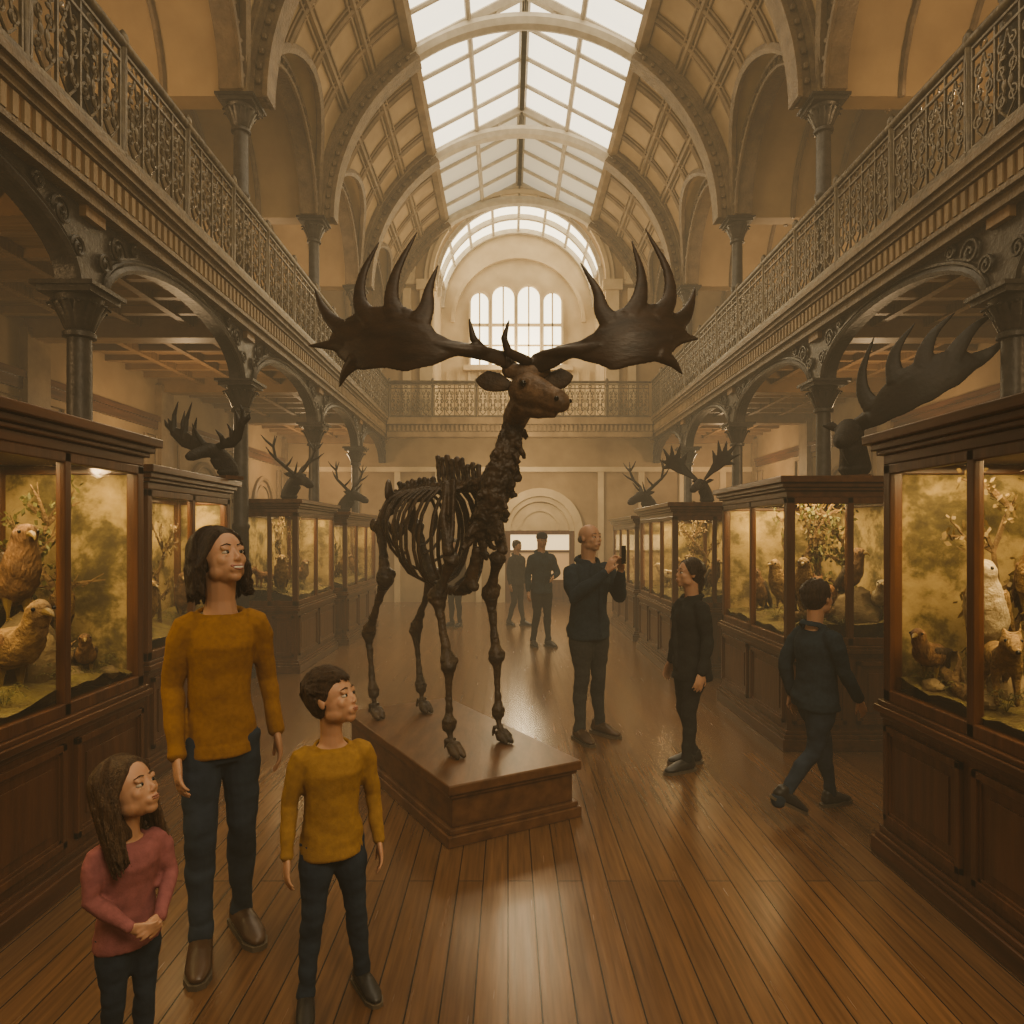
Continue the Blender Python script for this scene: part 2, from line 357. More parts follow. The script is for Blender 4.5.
# vaults
for i in range(len(YC)-1):
    ya,yb2=YC[i],YC[i+1];yc=(ya+yb2)/2;r=1.4
    ys=[ya]+[yc-r*math.cos(pi*k/18) for k in range(19)]+[yb2]
    mb=MB()
    for sd in (-1,1):
        rows=[]
        for y in ys:
            h=math.sqrt(max(0,r*r-(y-yc)**2));t0=math.asin(h/R);t1=thE
            rows.append([(CX+sd*R*math.cos(t0+(t1-t0)*k/14),y,ZS+R*math.sin(t0+(t1-t0)*k/14)) for k in range(15)])
        mb.sheet(rows)
        rows=[]
        for k in range(19):
            a=pi*k/18;y=yc-r*math.cos(a);h=r*math.sin(a);xv=R*math.cos(math.asin(h/R))
            rows.append([(CX+sd*xv,y,ZS+h),(CX+sd*3.6,y,ZS+h),(CX+sd*OW,y,ZS+h)])
        mb.sheet(rows)
        for ys2 in ((ya,yc-r),(yc+r,yb2)): mb.sheet([[(CX+sd*R,y,ZS),(CX+sd*OW,y,ZS)] for y in ys2])
    struct(mb.obj('ceiling' if i==0 else 'ceiling.%03d'%i,vaultmat,ang=.9))
    if yb2<0: continue
    mb=MB()
    for sd in (-1,1):
        pts=[]
        for k in range(21):
            a=pi*k/20;y=yc-r*math.cos(a);h=r*math.sin(a);xv=R*math.cos(math.asin(h/R))-.02;pts.append((CX+sd*xv,y,ZS+h))
        mb.tube(pts,(.065),6)
        p=arcp(yc,ZS,r+.02,0,pi,24)+arcp(yc,ZS,r-.14,pi,0,24)
        a,b=sorted((CX+sd*3.28,CX+sd*3.52));mb.extr(p,'x',a,b)
        for rr in (r-.02,r-.16): mb.tube([(CX+sd*3.26,q[0],q[1]) for q in arcp(yc,ZS,rr,0,pi,24)],.03,6)
        for k in range(1,24):
            q=arcp(yc,ZS,r-.08,0,pi,24)[k];mb.ell((CX+sd*3.27,q[0],q[1]),.035,None,6,4)
        for xx in (4.2,4.9,5.5): mb.tube([(CX+sd*xx,q[0],q[1]) for q in arcp(yc,ZS,r-.02,0,pi,20)],.04,6)
    trim(mb,ribmat)
    mb=MB()
    for sd in (-1,1):
        for t in (rad(31),rad(43),thE-.01):
            for dt,rw in ((0,.045 if t<thE-.02 else .12),(.028,.02),(-.028,.02)):
                c=V((CX+sd*(R-.02)*math.cos(t+dt),0,ZS+(R-.02)*math.sin(t+dt)));mb.tube([(c.x,ya,c.z),(c.x,yb2,c.z)],rw,6)
        for q_ in (1,2,3):
            for dy,rw in ((0,.045),(.09,.02),(-.09,.02)):
                y=ya+BAY*q_/4+dy;h=math.sqrt(max(0,r*r-(y-yc)**2));t0=math.asin(h/R);t1=thE
                mb.tube([(CX+sd*(R-.015)*math.cos(t0+(t1-t0)*k/10),y,ZS+(R-.015)*math.sin(t0+(t1-t0)*k/10)) for k in range(11)],rw,6)
    trim(mb,vaulttrim)
for y in YC[2:-1]+[Y1-.1]:
    mb=MB()
    for a0,a1 in ((0,thE),(pi-thE,pi)):
        mb.extr(arcp(CX,ZS,R+.02,a0,a1,18)+arcp(CX,ZS,R-.24,a1,a0,18),'y',y-.11,y+.11)
        for rr,w_ in ((R-.04,.22),(R-.1,.15),(R-.25,.14)): mb.extr(arcp(CX,ZS,rr+.03,a0,a1,18)+arcp(CX,ZS,rr-.03,a1,a0,18),'y',y-w_,y+w_)
        for k in range(1,18):
            q=arcp(CX,ZS,R-.17,a0,a1,18)[k]
            for s_ in (-1,1): mb.ell((q[0],y+s_*.12,q[1]),.04,None,6,4)
    trim(mb,ribmat)
    mb=MB();mb.tube([(p[0],y,p[1]) for p in arcp(CX,ZS,R-.12,thE-.03,pi-thE+.03,24)],[(.12,.13)]*25,8,ref=(0,1,0))
    for t in (.25,.5,.75,1.):
        for sd in (-1,1):
            a=thE+(pi/2-thE)*t;x=(R-.1)*math.cos(a);mb.tube([(CX+sd*x,y,ZS+(R-.1)*math.sin(a)),(CX+sd*x,y,ZE+(ZR-ZE)*(1-x/SE)-.03)],.022,6)
    trim(mb,whitebar)
# skylight
for i in range(len(YC)-1):
    for sd in (-1,1):
        mb=MB().sheet([[(CX+sd*SE,y,ZE),(CX,y,ZR)] for y in (YC[i],YC[i+1])]);window(mb,sky_e if i<len(YC)-2 else sky_d,smooth=False)
mb=MB()
for sd in (-1,1):
    n=len(YC)*4-4
    for k in range(n+1):
        y=Y0+(Y1-Y0)*k/n
        if y<1: continue
        w_=.10 if k%4==0 else .038
        mb.tube([(CX+sd*SE,y,ZE-.04),(CX,y,ZR-.04)],w_,6)
    for t in (0,.5,1):
        mb.tube([(CX+sd*SE*(1-t),Y0,ZE+(ZR-ZE)*t-.05),(CX+sd*SE*(1-t),Y1,ZE+(ZR-ZE)*t-.05)],.09 if t in(0,1) else .048,6)
trim(mb,whitebar)
# balconies
for sd,nm in ((-1,'left'),(1,'right')):
    def bx(mb,a,b,*r):
        p,q=sorted((CX+sd*a,CX+sd*b));mb.box(p,q,*r)
    mb=MB();bx(mb,W+.05,OW,Y0,Y1,4.12,4.42);struct(mb.obj('floor_gallery_'+nm,ceilw,smooth=False))
    mb=MB()
    for a,z0,z1 in ((W+.06,3.98,4.06),(W+.02,4.06,4.1),(W+.07,4.1,4.28),(W+.02,4.28,4.33),(W-.02,4.33,4.38),(W-.05,4.38,4.44)): bx(mb,a,W+.25,Y0,Y1,z0,z1)
    trim(mb,ribmat,smooth=False)
    mb=MB();y=1.5
    while y<Y1: 
        bx(mb,W+.03,W+.08,y,y+.05,4.12,4.26);y+=.1
    trim(mb,plaster_d,smooth=False)
    mb=MB()
    for y in YC: bx(mb,W+.1,OW,y-.12,y+.12,3.9,4.12)
    y=Y0
    while y<Y1: bx(mb,W+.1,OW,y-.04,y+.04,4.04,4.12);y+=BAY/6
    for a in (3.9,4.5,5.1): bx(mb,a-.04,a+.04,Y0,Y1,4.02,4.12)
    trim(mb,ceilw,smooth=False)
    for i in range(1,len(YC)-1):
        ya,yb2=YC[i],YC[i+1];yc=(ya+yb2)/2
        mb=MB();a_=1.36;b_=.5
        arc=[(yc-a_*math.cos(pi*k/20),3.42+b_*math.sin(pi*k/20)) for k in range(21)]
        p,q=sorted((CX+sd*(CL-.07),CX+sd*(CL+.07)))
        mb.extr([(ya,3.42)]+arc+[(yb2,3.42),(yb2,4.0),(ya,4.0)],'x',p,q)
        mb.tube([(CX+sd*(CL-.08),u[0],u[1]) for u in arc],.035,6);mb.tube([(CX+sd*(CL-.08),u[0],u[1]+.06) for u in arc],.018,5)
        for s_,ycol in ((1,ya),(-1,yb2)):
            for (cy,cz,rr) in ((.34,3.83,.11),(.16,3.66,.08),(.58,3.92,.06)):
                pts=[(CX+sd*(CL-.09),ycol+s_*(cy+rr*(1-t/26)*math.cos(t*.45)),cz+rr*(1-t/26)*math.sin(t*.45)) for t in range(24)]
                mb.tube(pts,.014,5)
        trim(mb,iron)
mb=MB().box(CX-W,CX+W,ye-.6,ye,4.12,4.42)
for a,z0,z1 in ((0,3.98,4.1),(.04,4.1,4.28),(-.03,4.28,4.44)): mb.box(CX-W,CX+W,ye-.65+a,ye-.4,z0,z1)
for k in range(60): mb.box(CX-W+.05+k*.105,CX-W+.1+k*.105,ye-.65,ye-.6,4.12,4.26)
struct(mb.obj('floor_gallery_end',plaster_d,smooth=False))
# railing
def panelmesh():
    mb=MB();w=BAY/3-.06
    def sp(ca,cz,r,turns,a0,d,rr=.011):
        n=int(16*turns);mb.tube([(0,ca+r*(1-.85*k/n)*math.cos(a0+d*2*pi*turns*k/n),cz+r*(1-.85*k/n)*math.sin(a0+d*2*pi*turns*k/n)) for k in range(n+1)],rr,5)
    mb.box(-.012,.012,-w/2,w/2,.03,.055);mb.box(-.012,.012,-w/2,w/2,.77,.79);mb.box(-.012,.012,-w/2,w/2,.68,.70)
    for a in (-w/2,-w/4,0,w/4,w/2): mb.box(-.01,.01,a-.009,a+.009,.05,.78)
    for q in (-3,-1,1,3):
        c=q*w/8
        for s_ in (-1,1):
            sp(c+s_*.052,.20,.055,1.3,pi/2 if s_>0 else pi/2,-s_);sp(c+s_*.052,.40,.05,1.2,-pi/2,s_);sp(c+s_*.05,.57,.045,1.2,pi/2,-s_)
            mb.tube([(0,c,.06),(0,c+s_*.07,.14),(0,c+s_*.02,.30),(0,c+s_*.075,.46),(0,c,.66)],.010,5)
            mb.ell((0,c+s_*.03,.30),(.012,.028,.04),None,6,4);mb.ell((0,c+s_*.04,.49),(.012,.03,.02),None,6,4)
        mb.ell((0,c,.64),(.014,.02,.035),None,6,4);mb.tube([(0,c+.035*math.cos(t*pi/4),.735+.03*math.sin(t*pi/4)) for t in range(9)],.008,4)
    me=mb.mesh('railing_panel');me.materials.append(railm);me.shade_smooth();me.set_sharp_from_angle(angle=.7);return me
pm=panelmesh()
mb=MB().lathe([(.03,0),(.035,.03),(.02,.06),(.026,.35),(.02,.7),(.03,.76),(.03,.82),(.045,.86),(.04,.9),(.015,.94)],seg=10);postm=mb.mesh('railing_post');postm.materials.append(railm);postm.shade_smooth()
def railing(p0,p1,label):
    p0=V(p0);p1=V(p1);d=p1-p0;L_=d.length;n=round(L_/(BAY/3));ang=math.atan2(d.y,d.x)-pi/2
    t=thing('balcony_railing',p0,label,'railing','gallery railings')
    hb=MB();hb.tube([(0,0,.84),(0,L_,.84)],(.045,.03),8,ref=(1,0,0));hb.xf(Matrix.Translation(p0)@Matrix.Rotation(ang,4,'Z'));hb.obj('handrail',railm,t)
    hb=MB();hb.box(-.03,.03,0,L_,0,.03);hb.xf(Matrix.Translation(p0)@Matrix.Rotation(ang,4,'Z'));hb.obj('bottom_rail',railm,t)
    u=d.normalized()
    for k in range(n):
        o=bpy.data.objects.new('railing_panel',pm);COL.objects.link(o);o.parent=t;o.location=u*(L_/n*(k+.5));o.rotation_euler=(0,0,ang)
        o=bpy.data.objects.new('railing_post',postm);COL.objects.link(o);o.parent=t;o.location=u*(L_/n*k)
yr0=YC[1]
railing((CX-W+.02,yr0,4.44),(CX-W+.02,ye-.66,4.44),'ornate scrolled cast-iron railing along the gallery edge')
railing((CX+W-.02,yr0,4.44),(CX+W-.02,ye-.66,4.44),'ornate scrolled cast-iron railing along the opposite gallery edge')
railing((CX-W+.05,ye-.62,4.44),(CX+W-.05,ye-.62,4.44),'ornate cast-iron railing across the end gallery')
# columns
def column(h,base,label):
    t=thing('iron_column',(0,0,0),label,'column','cast-iron hall columns')
    MB().lathe([(.16,0),(.16,.08),(.14,.1),(.15,.16),(.12,.2),(.115,.26)],seg=20).obj('column_base',iron,t)
    MB().lathe([(.09,.24),(.088,h*.5),(.1,h*.5+.02),(.1,h*.5+.06),(.085,h*.5+.08),(.08,h-.34)],seg=20).obj('column_shaft',iron,t)
    mb=MB().lathe([(.082,h-.36),(.11,h-.35),(.11,h-.32),(.085,h-.30),(.1,h-.2),(.15,h-.09),(.16,h-.07)],seg=20)
    mb.box(-.19,.19,-.19,.19,h-.07,h-.03);mb.box(-.22,.22,-.22,.22,h-.03,h)
    for k in range(12):
        a=2*pi*k/12;c,s_=math.cos(a),math.sin(a)
        mb.tube([(.09*c,.09*s_,h-.29),(.125*c,.125*s_,h-.2),(.17*c,.17*s_,h-.12),(.195*c,.195*s_,h-.13)],[(.03,.01),(.035,.012),(.03,.012),(.015,.012)],6,ref=(-s_,c,0))
    mb.obj('column_capital',iron,t);return t
lowc=column(3.42,True,'dark cast-iron column with leafy capital carrying the gallery')
upc=column(ZS-4.42,True,'slender cast-iron column on the gallery with leafy capital')
first=True
for y in YC[3:-1]:
    for sd in (-1,1):
        if first: lowc.location=(CX+sd*CL,y,0);upc.location=(CX+sd*CL,y,4.42);first=False
        else: copy_thing(lowc,(CX+sd*CL,y,0));copy_thing(upc,(CX+sd*CL,y,4.42))
# door at end
dx=.78
mb=MB();ring(mb,dx,1.75,.85,1.05,ye-.16,ye,0,pi,20);ring(mb,dx,1.75,.72,.86,ye-.10,ye,0,pi,20)
mb.box(dx-1.05,dx-.85,ye-.16,ye,0,1.75);mb.box(dx+.85,dx+1.05,ye-.16,ye,0,1.75);mb.extr(arcp(dx,1.76,.73,0,pi,20),'y',ye-.03,ye-.01);ring(mb,dx,1.78,.45,.5,ye-.06,ye-.02,0,pi,16);trim(mb,stone)
mb=MB()
for a,b in ((-.85,-.72),(-.06,.06),(.72,.85)): mb.box(dx+a,dx+b,ye-.09,ye-.01,0,1.72)
for z0,z1 in ((0,.55),(1.66,1.76),(1.22,1.28)): mb.box(dx-.85,dx+.85,ye-.08,ye-.01,z0,z1)
for s_ in (-1,1): mb.box(dx+s_*.39-.25,dx+s_*.39+.25,ye-.10,ye-.07,.12,.45)
struct(mb.obj('door_1',wood,smooth=False))
mb=MB().box(dx-.72,dx+.72,ye-.04,ye-.02,1.28,1.66);window(mb,Emat('transom_glass',(1,.76,.42),1.3),smooth=False)
mb=MB().box(dx-.72,dx+.72,ye-.04,ye-.02,.55,1.22);window(mb,Emat('door_glass',(1,.62,.28),.30),smooth=False)
def P(px,py,Y): return V(((px-508)/700*Y,Y,1.65+(535-py)/700*Y))
# ---------------------------------------------------------------- cabinets
def add_light(kind,loc,power,col,size=.1,rot=None,parent=None,sy=None,spot=None):  # serves the case lamps and the added fill lights without fixtures
    d=bpy.data.lights.new('case_and_fill_light',kind);d.energy=power;d.color=col
    if kind=='AREA':
        d.size=size
        if sy: d.shape='RECTANGLE';d.size_y=sy
    else: d.shadow_soft_size=size
    if spot: d.spot_size=spot;d.spot_blend=.8
    o=bpy.data.objects.new('case_and_fill_light',d);COL.objects.link(o);o.location=loc
    if rot:o.rotation_euler=rot
    if parent:o.parent=parent;o.location=V(loc)-wl(parent)
    return o
CN=[0]
def cabinet(x0,x1,y0,y1,h,ny,nx,side,label,pw):
    CN[0]+=1
    t=thing('display_cabinet',((x0+x1)/2,(y0+y1)/2,0),label,'display cabinet','glazed museum cases')
    xf=x1 if side<0 else x0;xbk=x0 if side<0 else x1
    s_=1 if side<0 else -1
    def eb(mb,e,z0,z1): mb.box(x0-e,x1+e,y0-e,y1+e,z0,z1)
    mb=MB();eb(mb,.045,0,.09);eb(mb,.03,.09,.12);eb(mb,.015,.12,.15);mb.obj('plinth',woodh,t,False,bevel=.006)
    mb=MB();mb.box(x0,x1,y0,y1,.1,.74);mb.obj('base_body',wood,t,False)
    def pan(face,a0,a1):
        mb=MB();z0,z1=.2,.68
        def q(u0,u1,w0,w1,d):
            if face=='x': p,r=sorted((xf,xf+s_*d));mb.box(p,r,u0,u1,w0,w1)
            else: mb.box(u0,u1,y0-d,y0,w0,w1)
        q(a0+.01,a1-.01,z0+.01,z1-.01,.003)
        for (e,f,d) in ((0,.03,.022),(.03,.045,.012)):
            q(a0+e,a1-e,z0+e,z0+f,d);q(a0+e,a1-e,z1-f,z1-e,d);q(a0+e,a0+f,z0+e,z1-e,d);q(a1-f,a1-e,z0+e,z1-e,d)
        q(a0+.09,a1-.09,z0+.09,z1-.09,.010)
        mb.obj('base_panel',wood,t,False,bevel=.003)
    for k in range(ny): w_=(y1-y0)/ny;pan('x',y0+w_*k+.04,y0+w_*(k+1)-.04)
    for k in range(nx): w_=(x1-x0)/nx;pan('y',x0+w_*k+.04,x0+w_*(k+1)-.04)
    mb=MB();eb(mb,.012,.71,.74);eb(mb,.035,.74,.775);eb(mb,.02,.775,.80);mb.obj('counter_moulding',woodh,t,False,bevel=.005)
    zt=h-.16
    mb=MB();p=.065
    for (a,b) in ((x0,y0),(x1-p,y0),(x0,y1-p),(x1-p,y1-p)): mb.box(a,a+p,b,b+p,.8,zt)
    for z0,z1 in ((.8,.86),(zt-.05,zt)):
        for a in (x0,x1-.045): mb.box(a,a+.045,y0,y1,z0,z1)
        for a in (y0,y1-.045): mb.box(x0,x1,a,a+.045,z0,z1)
    fx0,fx1=sorted((xf,xf-s_*.045))
    for k in range(1,ny): y=y0+(y1-y0)*k/ny;mb.box(fx0,fx1,y-.025,y+.025,.8,zt)
    for k in range(1,nx): x=x0+(x1-x0)*k/nx;mb.box(x-.025,x+.025,y0,y0+.045,.8,zt)
    mb.obj('case_frame',wood,t,False,bevel=.006)
    mb=MB();eb(mb,.0,zt,zt+.05);eb(mb,.025,zt+.05,zt+.075);eb(mb,.045,zt+.075,zt+.11);eb(mb,.075,zt+.11,h);mb.obj('cornice',woodh,t,False,bevel=.006)
    g0,g1=sorted((xf-s_*.02,xf-s_*.024))
    for k in range(ny):
        a=y0+(y1-y0)*k/ny;b=y0+(y1-y0)*(k+1)/ny;MB().box(g0,g1,a+.02,b-.02,.85,zt-.04).obj('glass_pane',glassm,t,False)
    for k in range(nx):
        a=x0+(x1-x0)*k/nx;b=x0+(x1-x0)*(k+1)/nx;MB().box(a+.02,b-.02,y0+.02,y0+.024,.85,zt-.04).obj('glass_pane',glassm,t,False)
    mb=MB();b0,b1=sorted((xbk,xbk+s_*.02));mb.box(b0,b1,y0+.03,y1-.01,.8,zt);mb.box(x0+.02,x1-.02,y1-.03,y1-.01,.8,zt)
    mb.obj('painted_backdrop',backdrop('backdrop_%d'%CN[0],CN[0]),t,False)
    nxx,nyy=10,int((y1-y0)/.08);rows=[]
    gx0,gx1=x0+.03,x1-.03;gy0,gy1=y0+.03,y1-.03
    def gh(x,y):
        back=abs(x-xf)/(x1-x0);return .875+.12*back+.05*(noise.noise(V((x*3,y*3,CN[0])))+.5)+.02*noise.noise(V((x*14,y*14,1)))
    for j in range(nyy+1):
        y=gy0+(gy1-gy0)*j/nyy;rows.append([(gx0+(gx1-gx0)*k/nxx,y,gh(gx0+(gx1-gx0)*k/nxx,y)) for k in range(nxx+1)])
    MB().sheet(rows).obj('mossy_ground',moss,t)
    add_light('AREA',((x0+x1)/2+s_*.08,(y0+y1)/2,zt-.02),pw,(1,.76,.42),(x1-x0)*.6,parent=t,sy=(y1-y0)*.9)
    return t,gh,(x0,x1,y0,y1,h,xf,s_)
cabs=[]
cabs.append(cabinet(-2.9,-2.07,1.24,3.98,2.2,4,1,-1,'large mahogany glazed case with mossy bird diorama beside the family',38))
cabs.append(cabinet(-2.9,-2.42,4.7,6.1,2.12,2,1,-1,'mahogany glazed case with elk head on its top',17))
cabs.append(cabinet(-3.2,-2.52,8.38,10.15,2.08,2,2,-1,'mahogany glazed case standing by an iron column',20))
cabs.append(cabinet(-2.88,-2.42,10.5,12.8,2.0,3,1,-1,'distant mahogany glazed wildlife case',17))
cabs.append(cabinet(1.94,2.9,.9,3.62,2.17,4,2,1,'large mahogany glazed case with lit animal diorama',46))
cabs.append(cabinet(2.14,3.12,5.37,7.0,2.1,2,2,1,'square mahogany glazed case with antlered head on top',32))
cabs.append(cabinet(1.92,2.9,8.15,10.2,2.03,3,2,1,'mahogany glazed case with panelled base',26))
cabs.append(cabinet(1.98,2.8,10.9,13.2,1.95,3,1,1,'distant mahogany glazed case',20))
# ---------------------------------------------------------------- creatures for dioramas
def XF(loc,yaw,s=1): return Matrix.Translation(V(loc))@Matrix.Rotation(rad(yaw),4,'Z')@Matrix.Scale(s,4)
def bird(loc,yaw,L,kind,pose,label):
    t=thing('stuffed_bird',loc,label,'stuffed bird','taxidermy birds');X=XF(loc,yaw,L);b=feath[kind];wm=feath['brown' if kind!='brown' else 'black']
    if kind=='white': wm=feath['gold']
    mb=MB()
    if pose=='perch':
        pth=[(0,.24,.12),(0,.15,.18),(0,.06,.30),(0,-.01,.45),(0,-.04,.56),(0,-.06,.64),(0,-.10,.71),(0,-.15,.71)];rr=[.04,.10,.150,.145,.115,.095,.092,.055];hd=V((0,-.10,.70));sh=V((0,0,.52));te=V((0,.40,-.08))
    else:
        pth=[(0,.42,.34),(0,.3,.33),(0,.08,.31),(0,-.15,.36),(0,-.25,.44),(0,-.31,.53),(0,-.36,.61),(0,-.43,.62)];rr=[.04,.10,.155,.14,.10,.085,.085,.05];hd=V((0,-.37,.61));sh=V((0,-.14,.40));te=V((0,.66,.32))
    mb.tube(pth,rr,14,ref=(1,0,0));mb.ell(hd,(.075,.09,.078),None,12,8);mb.xf(X);mb.remesh('body',b,L*.02,2,t,wr=(L*.012,40/L*.3,(1,1,1)))
    mb=MB();mb.tube([hd+V((0,-.06,-.005)),hd+V((0,-.11,-.005)),hd+V((0,-.15,-.025 if pose=='perch' else -.02)),hd+V((0,-.165,-.055 if pose=='perch' else -.03))],[.032,.026,.014,.005],8);mb.xf(X);mb.obj('beak',beakm,t)
    for s_ in (-1,1): MB().ell(hd+V((s_*.066,-.04,.015)),.014,None,8,6).xf(X).obj('eye',eyeblk,t)
    for s_ in (-1,1):
        mb=MB()
        for k in range(8):
            o=V((s_*(.125-.006*k),.02*k,-.026*k));mb.tube([sh+o,sh+o*.9+(te-sh)*.45+V((s_*.03,0,-.02)),sh+V((s_*.05,0,0))+(te-sh)*(.95-.06*k)],[(.05,.02),(.055,.016),(.012,.008)],6,ref=(0,0,1))
        mb.xf(X);mb.obj('wing',wm,t)
    mb=MB()
    for k in range(-2,3): mb.tube([V(pth[1]),te*.6+V(pth[1])*.4+V((k*.02,0,0)),te+V((k*.045,.05,-.03))],[(.03,.01),(.03,.008),(.02,.005)],6,ref=(1,0,0))
    mb.xf(X);mb.obj('tail',wm,t)
    for s_ in (-1,1):
        y=.07 if pose=='perch' else .02;mb=MB().tube([(s_*.06,y,.24),(s_*.065,y+.01,.12),(s_*.065,y,.06),(s_*.065,y,.0)],[.05,.03,.014,.012],6)
        for a in (-30,0,30): mb.tube([(s_*.065,y,.01),(s_*.065+.07*math.sin(rad(a)),y-.08*math.cos(rad(a)),.006)],[.011,.006],5)
        mb.xf(X);mb.obj('leg',beakm,t)
def mammal(loc,yaw,L,mat,label,up=0):
    t=thing('stuffed_mammal',loc,label,'stuffed mammal','taxidermy mammals');X=XF(loc,yaw,L)
    mb=MB();mb.tube([(0,.36,.36),(0,.25,.37),(0,.05,.36),(0,-.15,.38),(0,-.27,.46+up),(0,-.36,.54+up),(0,-.47,.51+up),(0,-.55,.48+up)],[.06,.105,.1,.115,.08,.085,.05,.028],12,ref=(1,0,0))
    mb.tube([(0,.36,.36),(0,.5,.28),(0,.66,.2),(0,.78,.18)],[.035,.06,.065,.02],10)
    for s_ in (-1,1):
        mb.tube([(s_*.06,.26,.34),(s_*.08,.2,.22),(s_*.075,.32,.12),(s_*.075,.28,.02),(s_*.075,.24,.015)],[.07,.05,.028,.022,.024],8)
        mb.tube([(s_*.06,-.17,.34),(s_*.07,-.15,.2),(s_*.07,-.18,.1),(s_*.07,-.17,.02),(s_*.07,-.2,.015)],[.06,.035,.026,.022,.024],8)
        mb.tube([(s_*.05,-.34,.60+up),(s_*.065,-.33,.70+up)],[(.035,.015),(.008,.006)],6,ref=(1,0,0))
    mb.xf(X);mb.remesh('body',mat,L*.022,2,t)
    MB().ell((0,-.57,.49+up),.018,None,8,6).xf(X).obj('nose',eyeblk,t)
    for s_ in (-1,1): MB().ell((s_*.05,-.42,.56+up),.014,None,8,6).xf(X).obj('eye',eyeblk,t)
def fern(loc,s,label='small green fern in a diorama'):
    mb=MB()
    for k in range(11):
        a=2*pi*k/11+random.random()*.4;ln=s*(.7+.5*random.random());h=s*(.5+.6*random.random());u=V((math.cos(a),math.sin(a),0));w=V((-u.y,u.x,0))
        pts=[V(loc)+u*ln*t+V((0,0,h*math.sin(t*2.3))) for t in [q/6 for q in range(7)]]
        mb.tube(pts,s*.012,4)
        for q in range(1,7):
            for s_ in (-1,1):
                d=(w*s_+u*.5).normalized()*s*.2*(1.1-q/8);p=pts[q];i=len(mb.v);mb.v+=[p,p+d*.5+u*s*.04,p+d+V((0,0,-s*.04)),p+d*.5-u*s*.04];mb.f.append((i,i+1,i+2,i+3))
    o=mb.obj('fern',leafm,loc=loc,smooth=False);tag(o,label,'plant','diorama ferns')
def branch(loc,yaw,s,leaves=True,flat=.35):
    t=thing('shrub',loc,'crooked leafy branch standing in a wildlife diorama' if leaves else 'bare crooked branch in a wildlife diorama','plant','diorama shrubs')
    X=Matrix.Translation(V(loc))@Matrix.Rotation(rad(yaw),4,'Z')@Matrix.Diagonal((s*.7,s*flat,s,1))
    rn=random.Random(int(yaw*13+s*100)+int(loc[1]*50));segs=[]
    main=[V((rn.uniform(-.08,.08)*q,rn.uniform(-.08,.08),q*.25)) for q in range(5)];mb=MB();mb.tube(main,[.05,.04,.032,.024,.010],8);tw=[]
    for k in range(11):
        p=main[1+k%4]*1.0;d=V((rn.choice((-1,1))*rn.uniform(.4,1),rn.uniform(-.6,.6),rn.uniform(.0,.9))).normalized();l=rn.uniform(.25,.45)
        q=p+d*l;mb.tube([p,p+d*l*.5+V((0,0,.03)),q],[.022,.014,.005],6);tw+=[p+d*l*f for f in (.35,.5,.75,1)]
        d2=(d+V((rn.uniform(-.7,.7),0,.5))).normalized();mb.tube([p+d*l*.5,p+d*l*.5+d2*l*.5],[.012,.004],5);tw+=[p+d*l*.5+d2*l*f for f in (.3,.5)]
    mb.xf(X);mb.obj('twigs',bark,t)
    if leaves:
        lb=MB()
        for p in tw:
            for q in range(5):
                a=V((rn.uniform(-1,1),rn.uniform(-1,1),rn.uniform(-.8,.8))).normalized()*rn.uniform(.05,.085);b=a.cross(V((rn.uniform(-1,1),rn.uniform(-1,1),1))).normalized()*.024;c=p+V((rn.uniform(-.05,.05),rn.uniform(-.06,.06),rn.uniform(-.05,.05)))
                i=len(lb.v);lb.v+=[c,c+a*.5+b,c+a,c+a*.5-b];lb.f.append((i,i+1,i+2,i+3))
        lb.xf(X);lb.obj('leaves',leafm if rn.random()<.5 else leafd,t,False)
def rock(loc,s,label='weathered brown rock in a diorama'):
    mb=MB().ell((0,0,0),(1,1.1,.7 if s<.2 else 1.25),None,16,10)
    for i,v in enumerate(mb.v): mb.v[i]=V(loc)+v*s*(1+.35*noise.noise(v*1.5+V(loc)))
    o=mb.obj('rock',rockm,loc=loc);tag(o,label,'rock','diorama rocks')
def log(loc,yaw,s,label='mossy fallen log in a diorama'):
    X=XF(loc,yaw,s);mb=MB().tube([(-.5,0,.05),(-.2,.03,.1),(.15,-.02,.12),(.5,.02,.2)],[.1,.09,.08,.06],10)
    mb.tube([(.1,0,.15),(.2,-.1,.35),(.35,-.12,.45)],[.04,.025,.008],7);mb.tube([(-.2,0,.15),(-.28,.05,.36)],[.035,.012],7)
    mb.xf(X);o=mb.obj('log',bark,loc=loc);tag(o,label,'log','diorama logs')
birdlabel={'brown':'brown stuffed bird perched inside the case','gold':'golden-brown stuffed bird inside the case','white':'pale stuffed bird inside the case','black':'dark stuffed bird inside the case','red':''}
def fill(ci,items,dens=1.):
    t,gh,(x0,x1,y0,y1,h,xf,s_)=cabs[ci];d=x1-x0
    for it in items:
        k=it[0];u,w=it[1],it[2]
        x=xf-s_*d*u;y=y0+(y1-y0)*w;z=gh(x,y)
        if k=='bird': bird((x,y,z+it[7] if len(it)>7 else z),it[3],it[4],it[5],it[6],birdlabel[it[5]])
        elif k=='mam': mammal((x,y,z),it[3],it[4],feath[it[5]],'reddish stuffed fox-like animal inside the case' if it[5]=='red' else 'dark stuffed animal inside the case' if it[5]=='black' else 'golden-brown stuffed animal inside the case')
        elif k=='fern': fern((x,y,z-.01),it[3])
        elif k in('branch','bare'): branch((x,y,z-.03),it[3],it[4],k=='branch')
        elif k=='rock': rock((x,y,z),it[3])
        elif k=='log': log((x,y,z),it[3],it[4])
